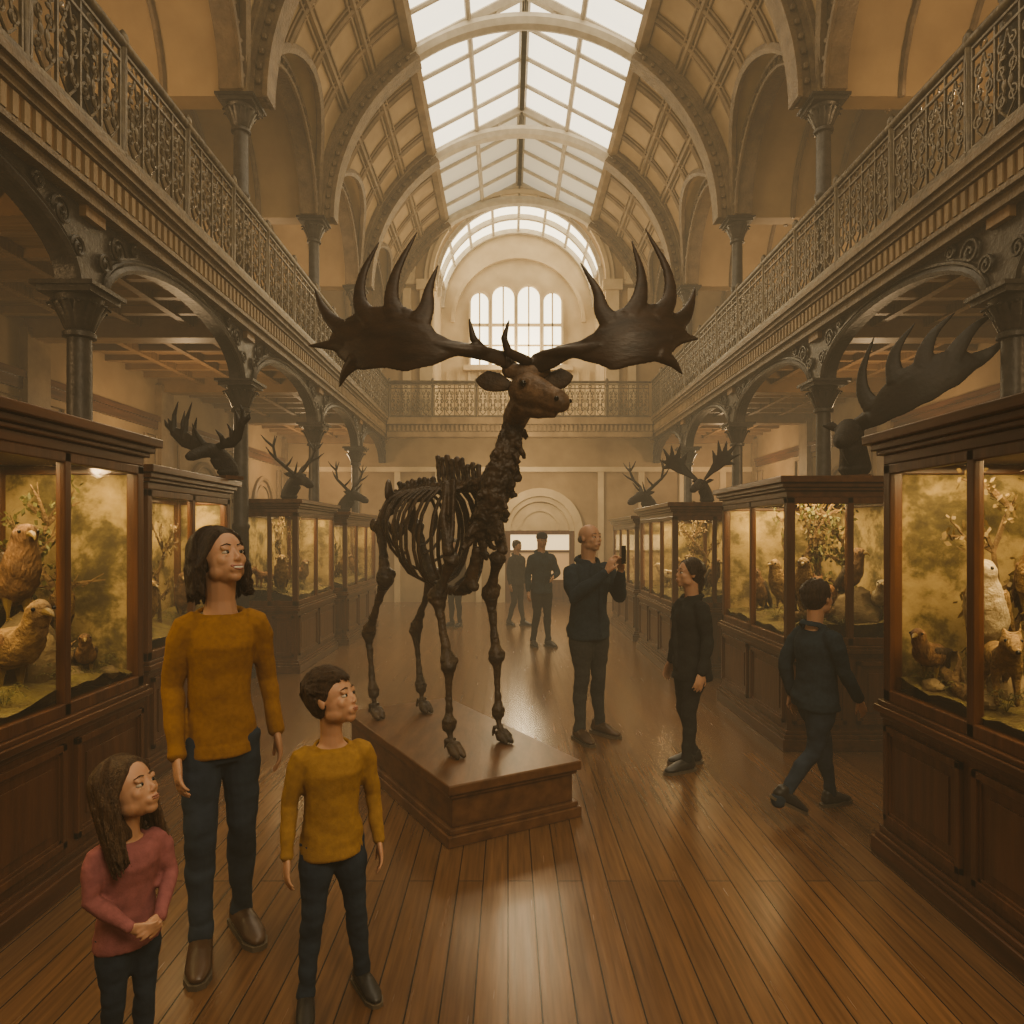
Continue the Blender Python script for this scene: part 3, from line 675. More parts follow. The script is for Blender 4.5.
fill(0,[('rock',.46,.83,.20),('bird',.44,.825,55,.62,'brown','perch',.24),('bird',.27,.73,60,.66,'gold','stand',-.01),('rock',.22,.86,.08),('mam',.26,.58,40,.45,'red'),
 ('branch',.82,.88,90,.82),('branch',.78,.70,90,.85),('bare',.5,.94,20,.75),('bird',.2,.90,30,.36,'brown','stand'),('log',.3,.84,80,.35),
 ('bird',.40,.925,40,.40,'gold','perch',.16),('fern',.15,.80,.09),('fern',.14,.88,.09),('fern',.2,.95,.1),('fern',.4,.75,.15),('fern',.6,.90,.18),('rock',.12,.94,.05),('fern',.15,.66,.1),('branch',.6,.94,5,.75),('rock',.38,.925,.12)])
fill(1,[('bird',.45,.3,60,.5,'gold','perch'),('bird',.45,.72,20,.5,'brown','perch'),('branch',.6,.55,90,.75),('fern',.3,.5,.12),('rock',.3,.9,.07),('fern',.3,.85,.13)])
fill(2,[('bird',.45,.2,20,.58,'gold','perch'),('bird',.4,.62,30,.55,'brown','stand'),('branch',.7,.45,90,.8),('mam',.75,.16,-20,.45,'red'),('fern',.3,.5,.14),('fern',.3,.1,.12),('rock',.3,.85,.1),('branch',.7,.83,90,.75)])
fill(3,[('bird',.5,.3,60,.45,'gold','perch'),('bird',.5,.6,-20,.45,'brown','perch'),('branch',.6,.2,90,.65),('branch',.6,.7,90,.65),('fern',.4,.8,.12)])
fill(4,[('rock',.35,.87,.16),('bird',.30,.87,-45,.62,'white','perch',.12),('mam',.20,.78,-25,.52,'gold'),('log',.16,.87,75,.4),('bird',.24,.64,-60,.6,'brown','perch',.02),
 ('branch',.55,.935,5,.85),('branch',.65,.72,90,.85),('fern',.10,.93,.08),('fern',.13,.84,.09),('fern',.14,.74,.10),('mam',.4,.55,-60,.45,'red'),('fern',.45,.93,.15),('rock',.1,.90,.05),('bird',.55,.88,-30,.45,'gold','perch',.30),('branch',.55,.80,90,.85),('rock',.12,.78,.06),('bird',.13,.93,-50,.40,'brown','stand')])
fill(5,[('bird',.25,.16,-30,.56,'gold','perch',.1),('rock',.68,.2,.20),('bird',.68,.19,30,.52,'brown','perch',.17),('mam',.45,.20,-40,.56,'red'),('log',.3,.13,10,.45),('branch',.5,.42,10,.9),('bird',.25,.50,-60,.56,'gold','perch',.05),
 ('bird',.25,.80,-50,.52,'brown','perch'),('fern',.15,.1,.1),('fern',.5,.09,.1),('fern',.82,.1,.12),('bird',.85,.15,-20,.46,'white','stand'),('fern',.18,.42,.13),('branch',.6,.5,60,.9),('branch',.7,.32,5,.85),('branch',.5,.72,90,.85)])
fill(6,[('bird',.27,.13,-30,.55,'gold','perch',.05),('bird',.58,.15,30,.52,'brown','perch',.02),('branch',.5,.3,5,.85),('bird',.3,.42,-60,.55,'gold','perch'),('bird',.3,.75,-60,.5,'white','stand'),('fern',.3,.3,.15),('fern',.45,.08,.12),('branch',.6,.6,90,.85),('mam',.8,.14,-30,.4,'red')])
fill(7,[('bird',.3,.15,-30,.45,'gold','perch',.05),('branch',.5,.3,60,.75),('bird',.3,.55,-60,.45,'brown','perch'),('fern',.3,.3,.15),('branch',.55,.72,90,.75)])
# ---------------------------------------------------------------- mounted heads
def cr_spline(raw,n=4):
    q=[raw[0]*2-raw[1]]+raw+[raw[-1]*2-raw[-2]];pts=[]
    for i in range(1,len(q)-2):
        for t in [k/n for k in range(n)]:
            p0,p1,p2,p3=q[i-1],q[i],q[i+1],q[i+2]
            pts.append(.5*((2*p1)+(p2-p0)*t+(2*p0-5*p1+4*p2-p3)*t*t+(3*p1-p0-3*p2+p3)*t**3))
    pts.append(raw[-1]);return pts
def tine(mb,raw,w,th,pr=.85):
    pts=cr_spline(raw);m=len(pts)
    mb.tube(pts,[(w*(1-k/(m-1))**pr+.005,th*(1-k/(m-1))**.6+.005) for k in range(m)],10,ref=(pts[1]-pts[0]).cross(V((0,1,0))))
PAL2=[(.03,-.03),(.2,.04),(.36,.10),(.52,.14),(.70,.22),(.98,.20),(.82,.30),(1.1,.42),(.83,.42),(1.0,.72),(.74,.52),(.72,.80),(.60,.52),(.46,.86),(.46,.46),(.28,.66),(.33,.34),(.2,.2),(.03,.05)]
def bust(loc,yaw,s,span,kind,label,far=1.):
    t=thing('mounted_head',loc,label,'mounted animal head','antlered heads on the cases');X=XF(loc,yaw,s)
    mb=MB().tube([(0,.22,.12),(0,.22,.18),(0,.14,.30),(0,.0,.43),(0,-.13,.45),(0,-.3,.39),(0,-.44,.33),(0,-.52,.30)],[(.15,.2),(.14,.18),(.12,.16),(.115,.13),(.11,.12),(.085,.09),(.08,.085),(.05,.055)],14,ref=(1,0,0))
    mb.tube([(0,-.02,.30),(0,.0,.16)],[.09,.03],8)
    for s_ in (-1,1):
        mb.tube([(s_*.08,-.02,.48),(s_*.17,.0,.53),(s_*.25,.01,.54)],[(.03,.02),(.05,.02),(.012,.01)],8,ref=(0,0,1));mb.ell((s_*.085,-.2,.46),.03,None,8,6)
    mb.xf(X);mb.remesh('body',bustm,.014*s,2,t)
    MB().box(-.16,.16,.05,.4,0.002,.06).xf(X).obj('mount_base',wood,t,False)
    for s_ in (-1,1):
        mb=MB();sp_=span*(far if s_<0 else 1)
        if kind=='palm2':
            mb.extr(PAL2,'y',-.025,.025,lambda p:V((s_*(.05+p.x*sp_),-.06+p.y*1.0-.22*math.sin(min(p.x,1)*2.2)+.1*p.z,.53+p.z*sp_*1.15+.12*p.x*sp_)))
            mb.xf(X);mb.remesh('antler',bustant,.014*s,3,t)
        elif kind=='single':
            if s_<0: continue
            fn=lambda p:V((.04+p.x*span,-.05+p.y-.16*math.sin(min(p.x,1)*3.0)+.14*max(0,p.z-.35),.50+p.z*span))
            q=lambda a,b:fn(V((a,0,b)))
            mb.palm([(0,.07),(.12,.16),(.26,.34),(.42,.47),(.58,.54),(.74,.58),(.88,.56),(.98,.48)],[(0,-.06),(.2,-.03),(.4,.04),(.6,.13),(.8,.25),(.98,.42)],fn,.034)
            mb.tube([V((0,-.04,.46)),q(0,.0),q(.14,.06)],[(.06,.06),(.065,.06),(.07,.05)],10)
            for tt in ([(.16,.16),(.08,.30),(.07,.52),(.17,.82)],[(.36,.36),(.33,.52),(.37,.68),(.50,.86)],[(.56,.44),(.58,.60),(.65,.76),(.80,.92)],[(.76,.48),(.84,.64),(.94,.78),(1.08,.88)],[(.86,.44),(.98,.50),(1.07,.56),(1.17,.66)]):
                tine(mb,[q(*u) for u in tt],.085,.026)
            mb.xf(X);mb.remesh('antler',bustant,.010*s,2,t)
        elif kind=='wide':
            c=[V((.05,-.03,.50)),V((.22,.0,.55)),V((.45,.02,.60)),V((.66,.0,.74)),V((.84,-.04,.92)),V((.92,-.08,1.2))]
            c=[V((s_*p.x*sp_,p.y,.50+(p.z-.50)*span)) for p in c];mb.tube(c,[(.06,.05),(.07,.055),(.11,.05),(.14,.04),(.09,.035),(.010,.010)],8,ref=(0,0,1))
            for (q,d) in ((1,(.0,-.2,.28)),(2,(-.10,-.05,.36)),(3,(-.14,.02,.50)),(3,(.06,.05,.40)),(4,(-.10,.0,.40)),(4,(.20,0,.18))):
                p=c[q];d=V((d[0]*s_,d[1],d[2]))*sp_;mb.tube([p,p+d*.55+V((s_*.05,0,0)),p+d],[.055,.038,.008],7)
            mb.xf(X);mb.remesh('antler',bustant,.012*s,1,t)
        else:
            c=[V((s_*.05,-.03,.52)),V((s_*.2,.05,.68)),V((s_*.42,.08,.85)),V((s_*.5,.04,1.08)),V((s_*.46,-.02,1.3))]
            c=[V((p.x*span,p.y,.52+(p.z-.52)*span)) for p in c];mb.tube(c,[.04,.035,.03,.024,.007],8)
            for (q,d) in ((0,(.1,-.25,.25)),(1,(.0,-.25,.2)),(2,(.28,-.1,.2)),(3,(.25,.05,.22)),(3,(-.1,.1,.25))):
                p=c[q];d=V((d[0]*s_,d[1],d[2]))*span;mb.tube([p,p+d*.55+V((0,0,-.02)),p+d],[.026,.02,.005],7)
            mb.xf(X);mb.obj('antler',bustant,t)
bust((-2.44,5.86,2.12),-30,.52,.80,'wide','dark mounted elk head with thick many-pointed antlers',far=1.55)
bust((2.84,5.80,2.1),-35,.88,1.0,'single','dark mounted moose head with one broad raised antler')
bust((-2.82,9.3,2.08),50,.7,.9,'stag','dark mounted stag head on a case')
bust((-2.65,11.8,2.0),60,.7,.9,'stag','dark mounted stag head on a distant case')
bust((2.5,9.0,2.03),-40,.6,.8,'palm2','dark mounted head with small palmate antlers')
bust((2.35,12.0,1.95),-50,.8,.9,'stag','dark mounted stag head on a distant case')
# ---------------------------------------------------------------- pedestal
A=V((-.306,3.69,0));e=V((-.5,.866,0));f=V((.866,.5,0))
ped=thing('pedestal',A+e*.9+f*.415,'dark wooden plinth with stepped mouldings under the skeleton','pedestal')
def pbox(mb,x,z0,z1):
    c=A+e*.9+f*.415;Mx=Matrix(((f.x,e.x,0,c.x),(f.y,e.y,0,c.y),(0,0,1,z0),(0,0,0,1)));mb.rbox(Mx,.80+x*2,1.77+x*2,z1-z0)
mb=MB();pbox(mb,.03,0,.06);pbox(mb,.015,.06,.09);pbox(mb,-.01,.09,.25);mb.obj('pedestal_body',pedw,ped,False,bevel=.006)
mb=MB();pbox(mb,.01,.25,.275);pbox(mb,.03,.275,.33);mb.obj('pedestal_top',pedw,ped,False,bevel=.008)
# ---------------------------------------------------------------- elk skeleton
B0=V((-.48,4.72,0));fw=V((.6,-.8,0));la=V((.8,.6,0))
def E(u,l,z): return B0+fw*u+la*l+V((0,0,z))
sk=thing('giant_elk_skeleton',E(0,0,.33),'mounted dark giant elk skeleton with huge palmate antlers on a plinth','skeleton')
def bonetube(mb,a,b,r,k=1.7,seg=10):
    a=V(a);b=V(b);mb.tube([a,a.lerp(b,.08),a.lerp(b,.2),a.lerp(b,.5),a.lerp(b,.8),a.lerp(b,.92),b],[r*k*.8,r*k,r*1.1,r*.78,r*1.1,r*k,r*k*.8],seg)
def leg(pts,rs,nm):
    mb=MB()
    for i in range(len(pts)-1): bonetube(mb,pts[i],pts[i+1],rs[i])
    for p,r in zip(pts[1:],rs): mb.ell(p,r*1.75,None,10,7);mb.ell(p+V((r,.3*r,r*.9)),r*1.0,None,8,6)
    h=pts[-1]
    for s_ in (-1,1):
        q=h+la*(s_*.022);mb.tube([q+V((0,0,.03)),q+fw*.04+V((0,0,.0)),q+fw*.09-V((0,0,.02))],[.026,.030,.012],8)
        mb.tube([h+la*(s_*.03)-fw*.03+V((0,0,.06)),h+la*(s_*.03)-fw*.05+V((0,0,.0))],[.014,.008],6)
    mb.remesh(nm,bone,.007,1,sk,wr=(.006,22,(1,1,1)))
hz=.365
for s_ in (-1,1):
    u0=.50 if s_<0 else .44
    leg([E(.47,s_*.17,1.52),E(.34,s_*.2,1.27),E(u0-.03,s_*.2,.86),E(u0-.02,s_*.205,.50),E(u0+.02,s_*.2,hz)],[.036,.030,.024,.02],'front_leg')
    u1=-.58 if s_<0 else -.52
    leg([E(-.55,s_*.14,1.74),E(-.38,s_*.19,1.34),E(u1-.09,s_*.18,.93),E(u1-.01,s_*.18,.50),E(u1+.03,s_*.18,hz)],[.038,.030,.024,.02],'hind_leg')
    mb=MB();q=[E(.28,s_*.13,1.98),E(.42,s_*.12,2.0),E(.50,s_*.19,1.62),E(.46,s_*.2,1.50),E(.40,s_*.2,1.62)]
    n=la*.012;i=len(mb.v);mb.v+=[p+n for p in q]+[p-n for p in q];mb.f+=[(i,i+1,i+2,i+3,i+4),(i+9,i+8,i+7,i+6,i+5)]+[(i+k,i+(k+1)%5,i+5+(k+1)%5,i+5+k) for k in range(5)]
    mb.tube([E(.36,s_*.15,1.98),E(.43,s_*.215,1.75),E(.47,s_*.2,1.54)],[.015,.02,.04],8);mb.remesh('shoulder_blade',bone,.009,2,sk)
def spz(u):
    return 1.945+.02*math.sin((u+.6)*2.6)-(.0 if u>-.5 else .12*(-.5-u)/.2)
mb=MB();us=[-.68+.06*k for k in range(21)];rn=random.Random(9)
for k,u in enumerate(us):
    z=spz(u);mb.ell(E(u,0,z),.042,None,10,7)
    hh=(.075 if u<.0 else (.20 if .02<u<.36 else .13))*rn.uniform(.85,1.12)
    mb.tube([E(u,0,z),E(u-.02,0,z+hh*.6),E(u-.03,0,z+hh)],[(.024,.016),(.022,.015),(.026,.018)],6,ref=fw)
    if u<.0: mb.tube([E(u,-.09,z),E(u,0,z),E(u,.09,z)],[.010,.018,.010],6)
mb.tube([E(-.68,0,spz(-.68)),E(-.78,0,1.72),E(-.80,0,1.55)],[.028,.018,.008],7)
mb.tube([E(u,0,spz(u)) for u in us],.028,8);mb.remesh('spine',bone,.008,1,sk,wr=(.006,25,(1,1,1)))
npts=[E(.50,0,1.66),E(.56,.01,1.76),E(.61,.03,1.89),E(.65,.05,2.02),E(.68,.07,2.13),E(.71,.09,2.25),E(.73,.11,2.36)]
mb=MB();mb.tube(npts,[.065,.088,.098,.092,.08,.07,.062],12);mb.tube([E(.44,0,1.95),E(.54,.02,1.96),E(.64,.05,2.02)],[.05,.06,.08],10)
rn=random.Random(3)
for i in range(len(npts)-1):
    for t in (0,.5):
        p=npts[i].lerp(npts[i+1],t);sc=1.08-.05*i
        for s_ in (-1,1): mb.tube([p+V((0,0,.02)),p+la*s_*rn.uniform(.10,.14)*sc-V((0,0,rn.uniform(.05,.13)))],[(.05,.03),(.018,.012)],6,ref=(0,0,1))
        mb.tube([p,p-fw*rn.uniform(.10,.15)*sc+V((0,0,rn.uniform(-.02,.05)))],[(.05,.03),(.018,.012)],6,ref=(0,0,1));mb.tube([p,p+fw*rn.uniform(.08,.13)*sc-V((0,0,rn.uniform(.08,.18)))],[(.05,.03),(.018,.012)],6,ref=(0,0,1))
mb.remesh('neck_vertebrae',bone,.0065,2,sk,wr=(.014,22,(1,1,1.2)))
for k in range(11):
    u=-.30+.066*k
    z=spz(u);t=k/10;wd=.215+.065*math.sin(t*pi);dp=.57+.12*t if k>3 else .40+.05*k;wd=wd*(1-.2*t)
    for s_ in (-1,1):
        jr=random.Random(k*7+s_).uniform(-.015,.015)
        pts=[]
        for j in range(9):
            a=j/8*pi*.93;pts.append(E(u+jr-.10*math.sin(a*.5)**1+.05*(j/8)**2+jr*j*.3,s_*(wd*math.sin(a)**.8+.012),z-dp*(1-math.cos(a))/2*1.0))
        mb=MB().tube(pts,[(.015,.012)]*2+[(.018,.010)]*5+[(.014,.010)]*2,7,ref=fw);mb.obj('rib',bone,sk)
mb=MB().tube([E(.0,0,1.32),E(.15,0,1.29),E(.3,0,1.29),E(.42,0,1.38),E(.50,0,1.56)],[(.035,.025),(.045,.028),(.05,.03),(.045,.03),(.04,.03)],8,ref=la)
for k in range(7): mb.ell(E(.05+.065*k,0,1.29+.02*max(0,k-4)),(.04,.04,.035),None,8,6)
mb.remesh('breastbone',bone,.009,2,sk,wr=(.01,20,(1,1,1)))
mb=MB()
for s_ in (-1,1):
    mb.tube([E(-.40,s_*.16,1.97),E(-.50,s_*.08,1.92),E(-.55,s_*.12,1.78),E(-.68,s_*.1,1.69),E(-.78,s_*.09,1.73)],[(.09,.025),(.055,.028),(.055,.035),(.038,.025),(.055,.028)],8,ref=(0,0,1))
    mb.tube([E(-.55,s_*.11,1.76),E(-.57,0,1.62)],[.025,.02],8)
mb.tube([E(-.5,-.08,1.93),E(-.5,.08,1.93)],.03,8)
mb.remesh('pelvis',bone,.009,2,sk)
hc=V((.10,4.0,2.475));mz=V((.235,3.87,2.425));dr=(mz-hc).normalized()
mb=MB();mb.ell(hc,(.100,.104,.098),None,14,10);sidev=dr.cross(V((0,0,1))).normalized()
mb.tube([hc-dr*.06+V((0,0,.01)),hc+V((0,0,.0)),hc+dr*.09-V((0,0,.006)),hc+dr*.18-V((0,0,.02)),hc+dr*.25-V((0,0,.03)),hc+dr*.29-V((0,0,.045))],[.07,(.096,.11),(.080,.096),(.066,.074),(.070,.066),(.048,.045)],14,ref=sidev)
mb.tube([hc-V((0,0,.10)),hc+dr*.10-V((0,0,.105)),hc+dr*.22-V((0,0,.095))],[.05,.042,.030],10)
mb.tube([hc-V((0,0,.05)),npts[-1],npts[-1]-V((0,0,.06))],[.085,.08,.06],10)
mb.tube([hc+V((-.11,.03,.13)),hc+V((-.04,.02,.11)),hc+V((.05,.02,.11)),hc+V((.12,.03,.13))],[.045,.05,.05,.045],10)
for s_ in (-1,1):
    mb.ell(hc+sidev*s_*.083+dr*.07+V((0,0,.048)),(.03,.03,.022),None,8,6)
    mb.ell(hc+sidev*s_*.048+dr*.262-V((0,0,.005)),.024,None,8,6)
mb.remesh('head',hide,.0065,3,sk,label='brown dried elk head',wr=(.003,18,(1,1,1)))
for s_ in (-1,1): MB().ell(hc+sidev*s_*.102+dr*.078+V((0,0,.035)),.018,None,10,8).obj('eye',eyeblk,sk);MB().ell(hc+sidev*s_*.056+dr*.288-V((0,0,.015)),.013,None,8,6).obj('nostril',eyeblk,sk)
for (tip,base) in ((P(476,380,4.02),hc+V((-.09,.02,.03))),(P(573,376,4.02),hc+V((.09,.03,.03)))):
    mb=MB().tube([base,base.lerp(tip,.35)+V((0,0,.008)),base.lerp(tip,.7)+V((0,0,.008)),base.lerp(tip,.9),tip],[(.028,.02),(.058,.02),(.062,.018),(.035,.012),(.008,.006)],10,ref=(0,0,1));mb.remesh('ear',earm,.0065,2,sk)
# broad thin curved palms with long, flattened, tapering tines
TOPL=[(506,354),(478,351),(455,349),(441,343),(431,330),(420,320),(406,314),(390,312),(374,311),(360,313),(348,318),(338,325),(330,335)]
BOTL=[(506,371),(482,366),(460,364),(434,375),(410,380),(388,375),(366,375),(352,371),(341,360),(330,346)]
TOPR=[(534,358),(558,350),(576,348),(589,342),(599,330),(610,320),(624,314),(640,312),(652,311),(664,314),(674,323),(682,335)]
BOTR=[(534,376),(550,373),(570,364),(590,371),(608,379),(630,374),(650,370),(664,362),(674,352),(682,344)]
TL=[[(424,332),(430,316),(432,298),(440,273)],[(402,326),(395,306),(400,276),(419,237)],[(376,326),(362,306),(363,276),(380,243)],[(350,334),(334,322),(321,306),(311,283)],[(346,346),(328,345),(308,346)],[(358,364),(347,374),(340,388)]]
TR=[[(606,332),(598,318),(594,298),(579,267)],[(626,326),(635,306),(637,280),(629,247)],[(650,326),(665,306),(664,274),(643,233)],[(664,334),(680,322),(689,306),(695,287)],[(664,346),(682,343),(695,342)],[(654,362),(667,369),(677,379)]]
def fn(p):
    d=abs(p.x-.1);return V((p.x,4.03+p.y-.20*math.sin(min(d/1.1,1)*pi)+.20*max(0,p.z-2.75),p.z))
def W2(l): return [(P(a,b,4.03).x,P(a,b,4.03).z) for a,b in l]
for top_,bot_,tin,s_ in ((TOPL,BOTL,TL,-1),(TOPR,BOTR,TR,1)):
    mb=MB();mb.palm(W2(top_),W2(bot_),fn,.022,40,16)
    for tt in tin: tine(mb,[fn(V((q[0],0,q[1]))) for q in W2(tt)],.060 if len(tt)==4 else .045,.016,.9)
    b=P(503 if s_<0 else 537,360,4.03);h0=hc+V((s_*.04,.02,.09));c=fn(V((P(480 if s_<0 else 560,358,4.03).x,0,P(480,358,4.03).z)));c2=fn(V((P(458 if s_<0 else 580,357,4.03).x,0,P(480,357,4.03).z)));c3=fn(V((P(430 if s_<0 else 606,352,4.03).x,0,P(480,352,4.03).z)))
    mb.tube(cr_spline([h0,b,c,c2,c3],3),[.042,.042,.041,.040,.039,.038,.037,.036,.036,.034,.032,.028,.02],12)
    mb.ell(b.lerp(h0,.3),(.035,.055,.055),None,12,8)
    if s_<0: mb.tube([P(500,360,4.0),P(484,352,3.92),P(473,338,3.88),P(469,318,3.86)],[.034,.030,.022,.006],8)
    else: mb.tube([P(528,362,4.0),P(508,352,3.93),P(504,338,3.9),P(509,320,3.88)],[.034,.028,.02,.006],8)
    mb.remesh('antler',antm,.007,3,sk,label='broad dark brown palmate antler')
# ---------------------------------------------------------------- people
skinm=M('skin',(.50,.29,.19),(.475,.27,.175),.52,scale=8,bump=0,sss=.12)
lipm=M('lips',(.37,.145,.115),None,.4,bump=0);teeth=M('teeth',(.75,.7,.6),None,.3,bump=0)
eyew=M('eye_white',(.5,.44,.37),(.45,.4,.33),.25,bump=0)
def cloth(n,c,k=.78,sc=50): return M(n,c,tuple(x*k for x in c),.92,scale=sc,bump=.12,bscale=sc*4,spec=.12)
must=cloth('mustard_knit',(.31,.158,.048));must2=cloth('yellow_knit',(.35,.205,.068));pink=cloth('pink_knit',(.32,.125,.13))
jeans=cloth('dark_denim',(.042,.060,.086),.6,10);jeans2=cloth('navy_denim',(.038,.054,.078),.6,10);blackc=cloth('black_cloth',(.030,.030,.030));navy=cloth('navy_jacket',(.030,.045,.060));grey=cloth('grey_trousers',(.055,.056,.055))
leather=M('brown_leather',(.09,.048,.026),(.045,.023,.013),.35,bump=.1);blk=M('black_shoe',(.03,.027,.025),None,.4,bump=.1);sole=M('shoe_sole',(.12,.09,.06),None,.7,bump=.1)
hairb=M('dark_brown_hair',(.066,.037,.021),(.016,.009,.006),.42,scale=45,stretch=(3,3,.4),bump=.7);hairm=M('brown_boy_hair',(.095,.053,.029),(.026,.014,.009),.45,scale=45,stretch=(3,3,.6),bump=.7);hairl=M('brown_hair',(.135,.076,.040),(.048,.026,.014),.45,scale=45,stretch=(3,3,.4),bump=.7);hairg=M('grey_hair',(.2,.17,.14),(.1,.08,.06),.6,bump=.3)
phonem=M('phone_case',(.01,.01,.011),None,.2,bump=0)
def surf(x,z): return .05-.40*math.sqrt(max(0.,1-(x/.34)**2-((z-.12)/.37)**2))
def hand(mb,w,d,n,s,side,curl=25,thumb=.6):
    d=V(d).normalized();n=V(n);n=(n-d*n.dot(d)).normalized();wd=d.cross(n)*side
    mb.tube([w-d*.05*s,w+d*.12*s,w+d*.3*s,w+d*.47*s],[(.13*s,.095*s),(.19*s,.09*s),(.215*s,.085*s),(.20*s,.07*s)],10,ref=wd)
    for k,(o,l,sp) in enumerate(((.165,.40,.10),(.055,.46,.03),(-.055,.43,-.03),(-.155,.33,-.11))):
        p=w+d*.45*s+wd*o*s;pts=[p-d*.1*s,p];a=curl*.5;dd=(d+wd*sp).normalized()
        for q,fr in enumerate((.45,.32,.23)):
            v=dd*math.cos(rad(a))+n*math.sin(rad(a));p=p+v*l*s*fr;pts.append(p);a+=curl
        mb.tube(pts,[.048*s,.048*s,.044*s,.040*s,.032*s],8)
    p=w+d*.12*s+wd*.13*s;v=(d*.8+wd*thumb+n*.25).normalized();pts=[p-v*.05*s,p+v*.14*s,p+v*.29*s,p+v*.29*s+(d+n*.35).normalized()*.17*s]
    mb.tube(pts,[.08*s,.066*s,.052*s,.038*s],8)
def person(label,x,y,yaw,H,hd,hy,hp,top,bot,shoe,hairmat,hair,pose={},vox=.0048,topz=.475,fat=1.,expr=None,jacket=False,phone=False,armk=1.):
    t=thing('person',(x,y,0),label,'person');S=(H-hd)/.87
    B=Matrix.Translation(V((x,y,0)))@Matrix.Rotation(rad(yaw),4,'Z');Rb=B.to_3x3()
    g=lambda k,d:V(pose.get(k,d))*S
    J={}
    for s_,c in ((-1,'R'),(1,'L')):
        J['sh'+c]=V((s_*.090*fat,0,.782))*S
        J['el'+c]=g('el'+c,(s_*.118*fat,.012,.635));J['wr'+c]=g('wr'+c,(s_*.128*fat,-.03,.49))
        J['hip'+c]=V((s_*.045,0,.50))*S;J['kn'+c]=g('kn'+c,(s_*.050,-.012,.275));J['an'+c]=g('an'+c,(s_*.055,.01,.05))
    HM=Matrix.Translation(V((x,y,0))+Rb@(V((0,-.012,0))*S)+V((0,0,H-hd*.5)))@Matrix.Rotation(rad(hy),4,'Z')@Matrix.Rotation(rad(-hp),4,'X')@Matrix.Scale(hd,4)
    def torso(mb,e,z0,z1=.84,cap=True):
        rings=[(.44,.083,.064,.004),(.475,.086,.067,.005),(.50,.088,.068,.006),(.55,.080,.060,.0),(.61,.070,.052,-.002),(.67,.074,.054,-.004),(.73,.082,.060,-.006),(.765,.082,.054,-.002),(.795,.068,.045,.002),(.82,.045,.037,.005),(.845,.032,.033,.005)]
        pts=[];rr=[]
        for z,a,b,yy in rings:
            if z<z0-.001 or z>z1: continue
            pts.append(V((0,yy,z))*S);rr.append(((a*fat+e)*S,(b*fat+e)*S))
        mb.tube(pts,rr,20,ref=(1,0,0),cap=cap)
    def limb(mb,c,e,arm,cut=1.):
        if arm:
            a,b,w=J['sh'+c],J['el'+c],J['wr'+c];w=b.lerp(w,cut);sg=1 if c=='L' else -1;k=armk
            mb.tube([a+V((-.03*S*sg,0,.010*S)),a+V((-.006*S*sg,0,-.002*S)),a.lerp(b,.25)+V((.003*S*sg,0,0)),a.lerp(b,.6),b,b.lerp(w,.35),w],[(.026*k+e)*S,(.029*k+e)*S,(.027*k+e)*S,(.024*k+e)*S,(.020*k+e)*S,(.0195*k+e)*S,(.0145+e)*S],12)
        else:
            a,b,w=J['hip'+c],J['kn'+c],J['an'+c];w=b.lerp(w,cut)
            mb.tube([a+V((0,.005*S,.01*S)),a.lerp(b,.3),a.lerp(b,.75),b,b.lerp(w,.3)+V((0,.012*S,0)),b.lerp(w,.75),w],[(.048*fat+e)*S,(.046*fat+e)*S,(.036+e)*S,(.031+e)*S,(.031+e)*S,(.022+e)*S,(.021+e)*S],14)
    mb=MB();torso(mb,-.012,.50)
    for c in 'LR': limb(mb,c,-.001,True);limb(mb,c,-.010,False)
    hs=.112*S
    for c,s_ in (('L',1),('R',-1)):
        d=pose.get('hd'+c) or tuple((J['wr'+c]-J['el'+c]).normalized()+V((0,-.15,-.3)));n=pose.get('hn'+c,(-s_,.15,0))
        hand(mb,J['wr'+c],d,n,hs,pose.get('ts'+c,s_*1),pose.get('curl'+c,22))
        a=J['an'+c];mb.tube([a+V((0,0,.0)),a+V((0,-.01*S,-.02*S))],.018*S,8)
    mb.xf(B)
    i=len(mb.v)
    mb.ell((0,.05,.12),(.34,.40,.37),None,24,16);mb.ell((0,-.08,-.10),(.28,.285,.35),None,24,16)
    mb.ell((0,-.235,-.38),(.11,.10,.085),None,12,8)
    for s_ in (-1,1):
        mb.ell((s_*.15,-.235,-.10),(.11,.095,.11),None,12,8);mb.ell((s_*.345,.03,-.02),(.03,.065,.11),Matrix.Rotation(rad(-12*1),3,'X'),10,8)
        mb.ell((s_*.040,-.385,-.14),(.030,.036,.023),None,10,8);mb.ell((s_*.13,-.318,.085),(.10,.040,.035),None,10,8)
        mb.ell((s_*.19,-.05,-.25),(.10,.17,.13),None,10,8);mb.ell((s_*.135,-.313,-.046),(.07,.038,.022),None,10,6);mb.ell((s_*.135,-.322,.044),(.078,.042,.022),None,10,6)
    mb.tube([(0,-.33,.07),(0,-.366,-.03),(0,-.412,-.105),(0,-.385,-.15)],[(.030,.03),(.028,.03),(.036,.036),(.03,.03)],10)
    mb.ell((0,-.315,-.26),(.13,.075,.09),None,12,8);mb.ell((0,-.372,-.235),(.085,.03,.018),None,10,6);mb.ell((0,-.362,-.285),(.075,.03,.022),None,10,6)
    mb.xf(HM,i)
    nb=B@(V((0,.012,.78))*S);nt_=HM@V((0,.10,-.22));nm=nb.lerp(nt_,.5);nr=.034
    mb.tube([nb,nm,nt_],[nr*1.35*S,nr*S,nr*1.1*S],14)
    mb.remesh('body',skinm,vox,4,t)
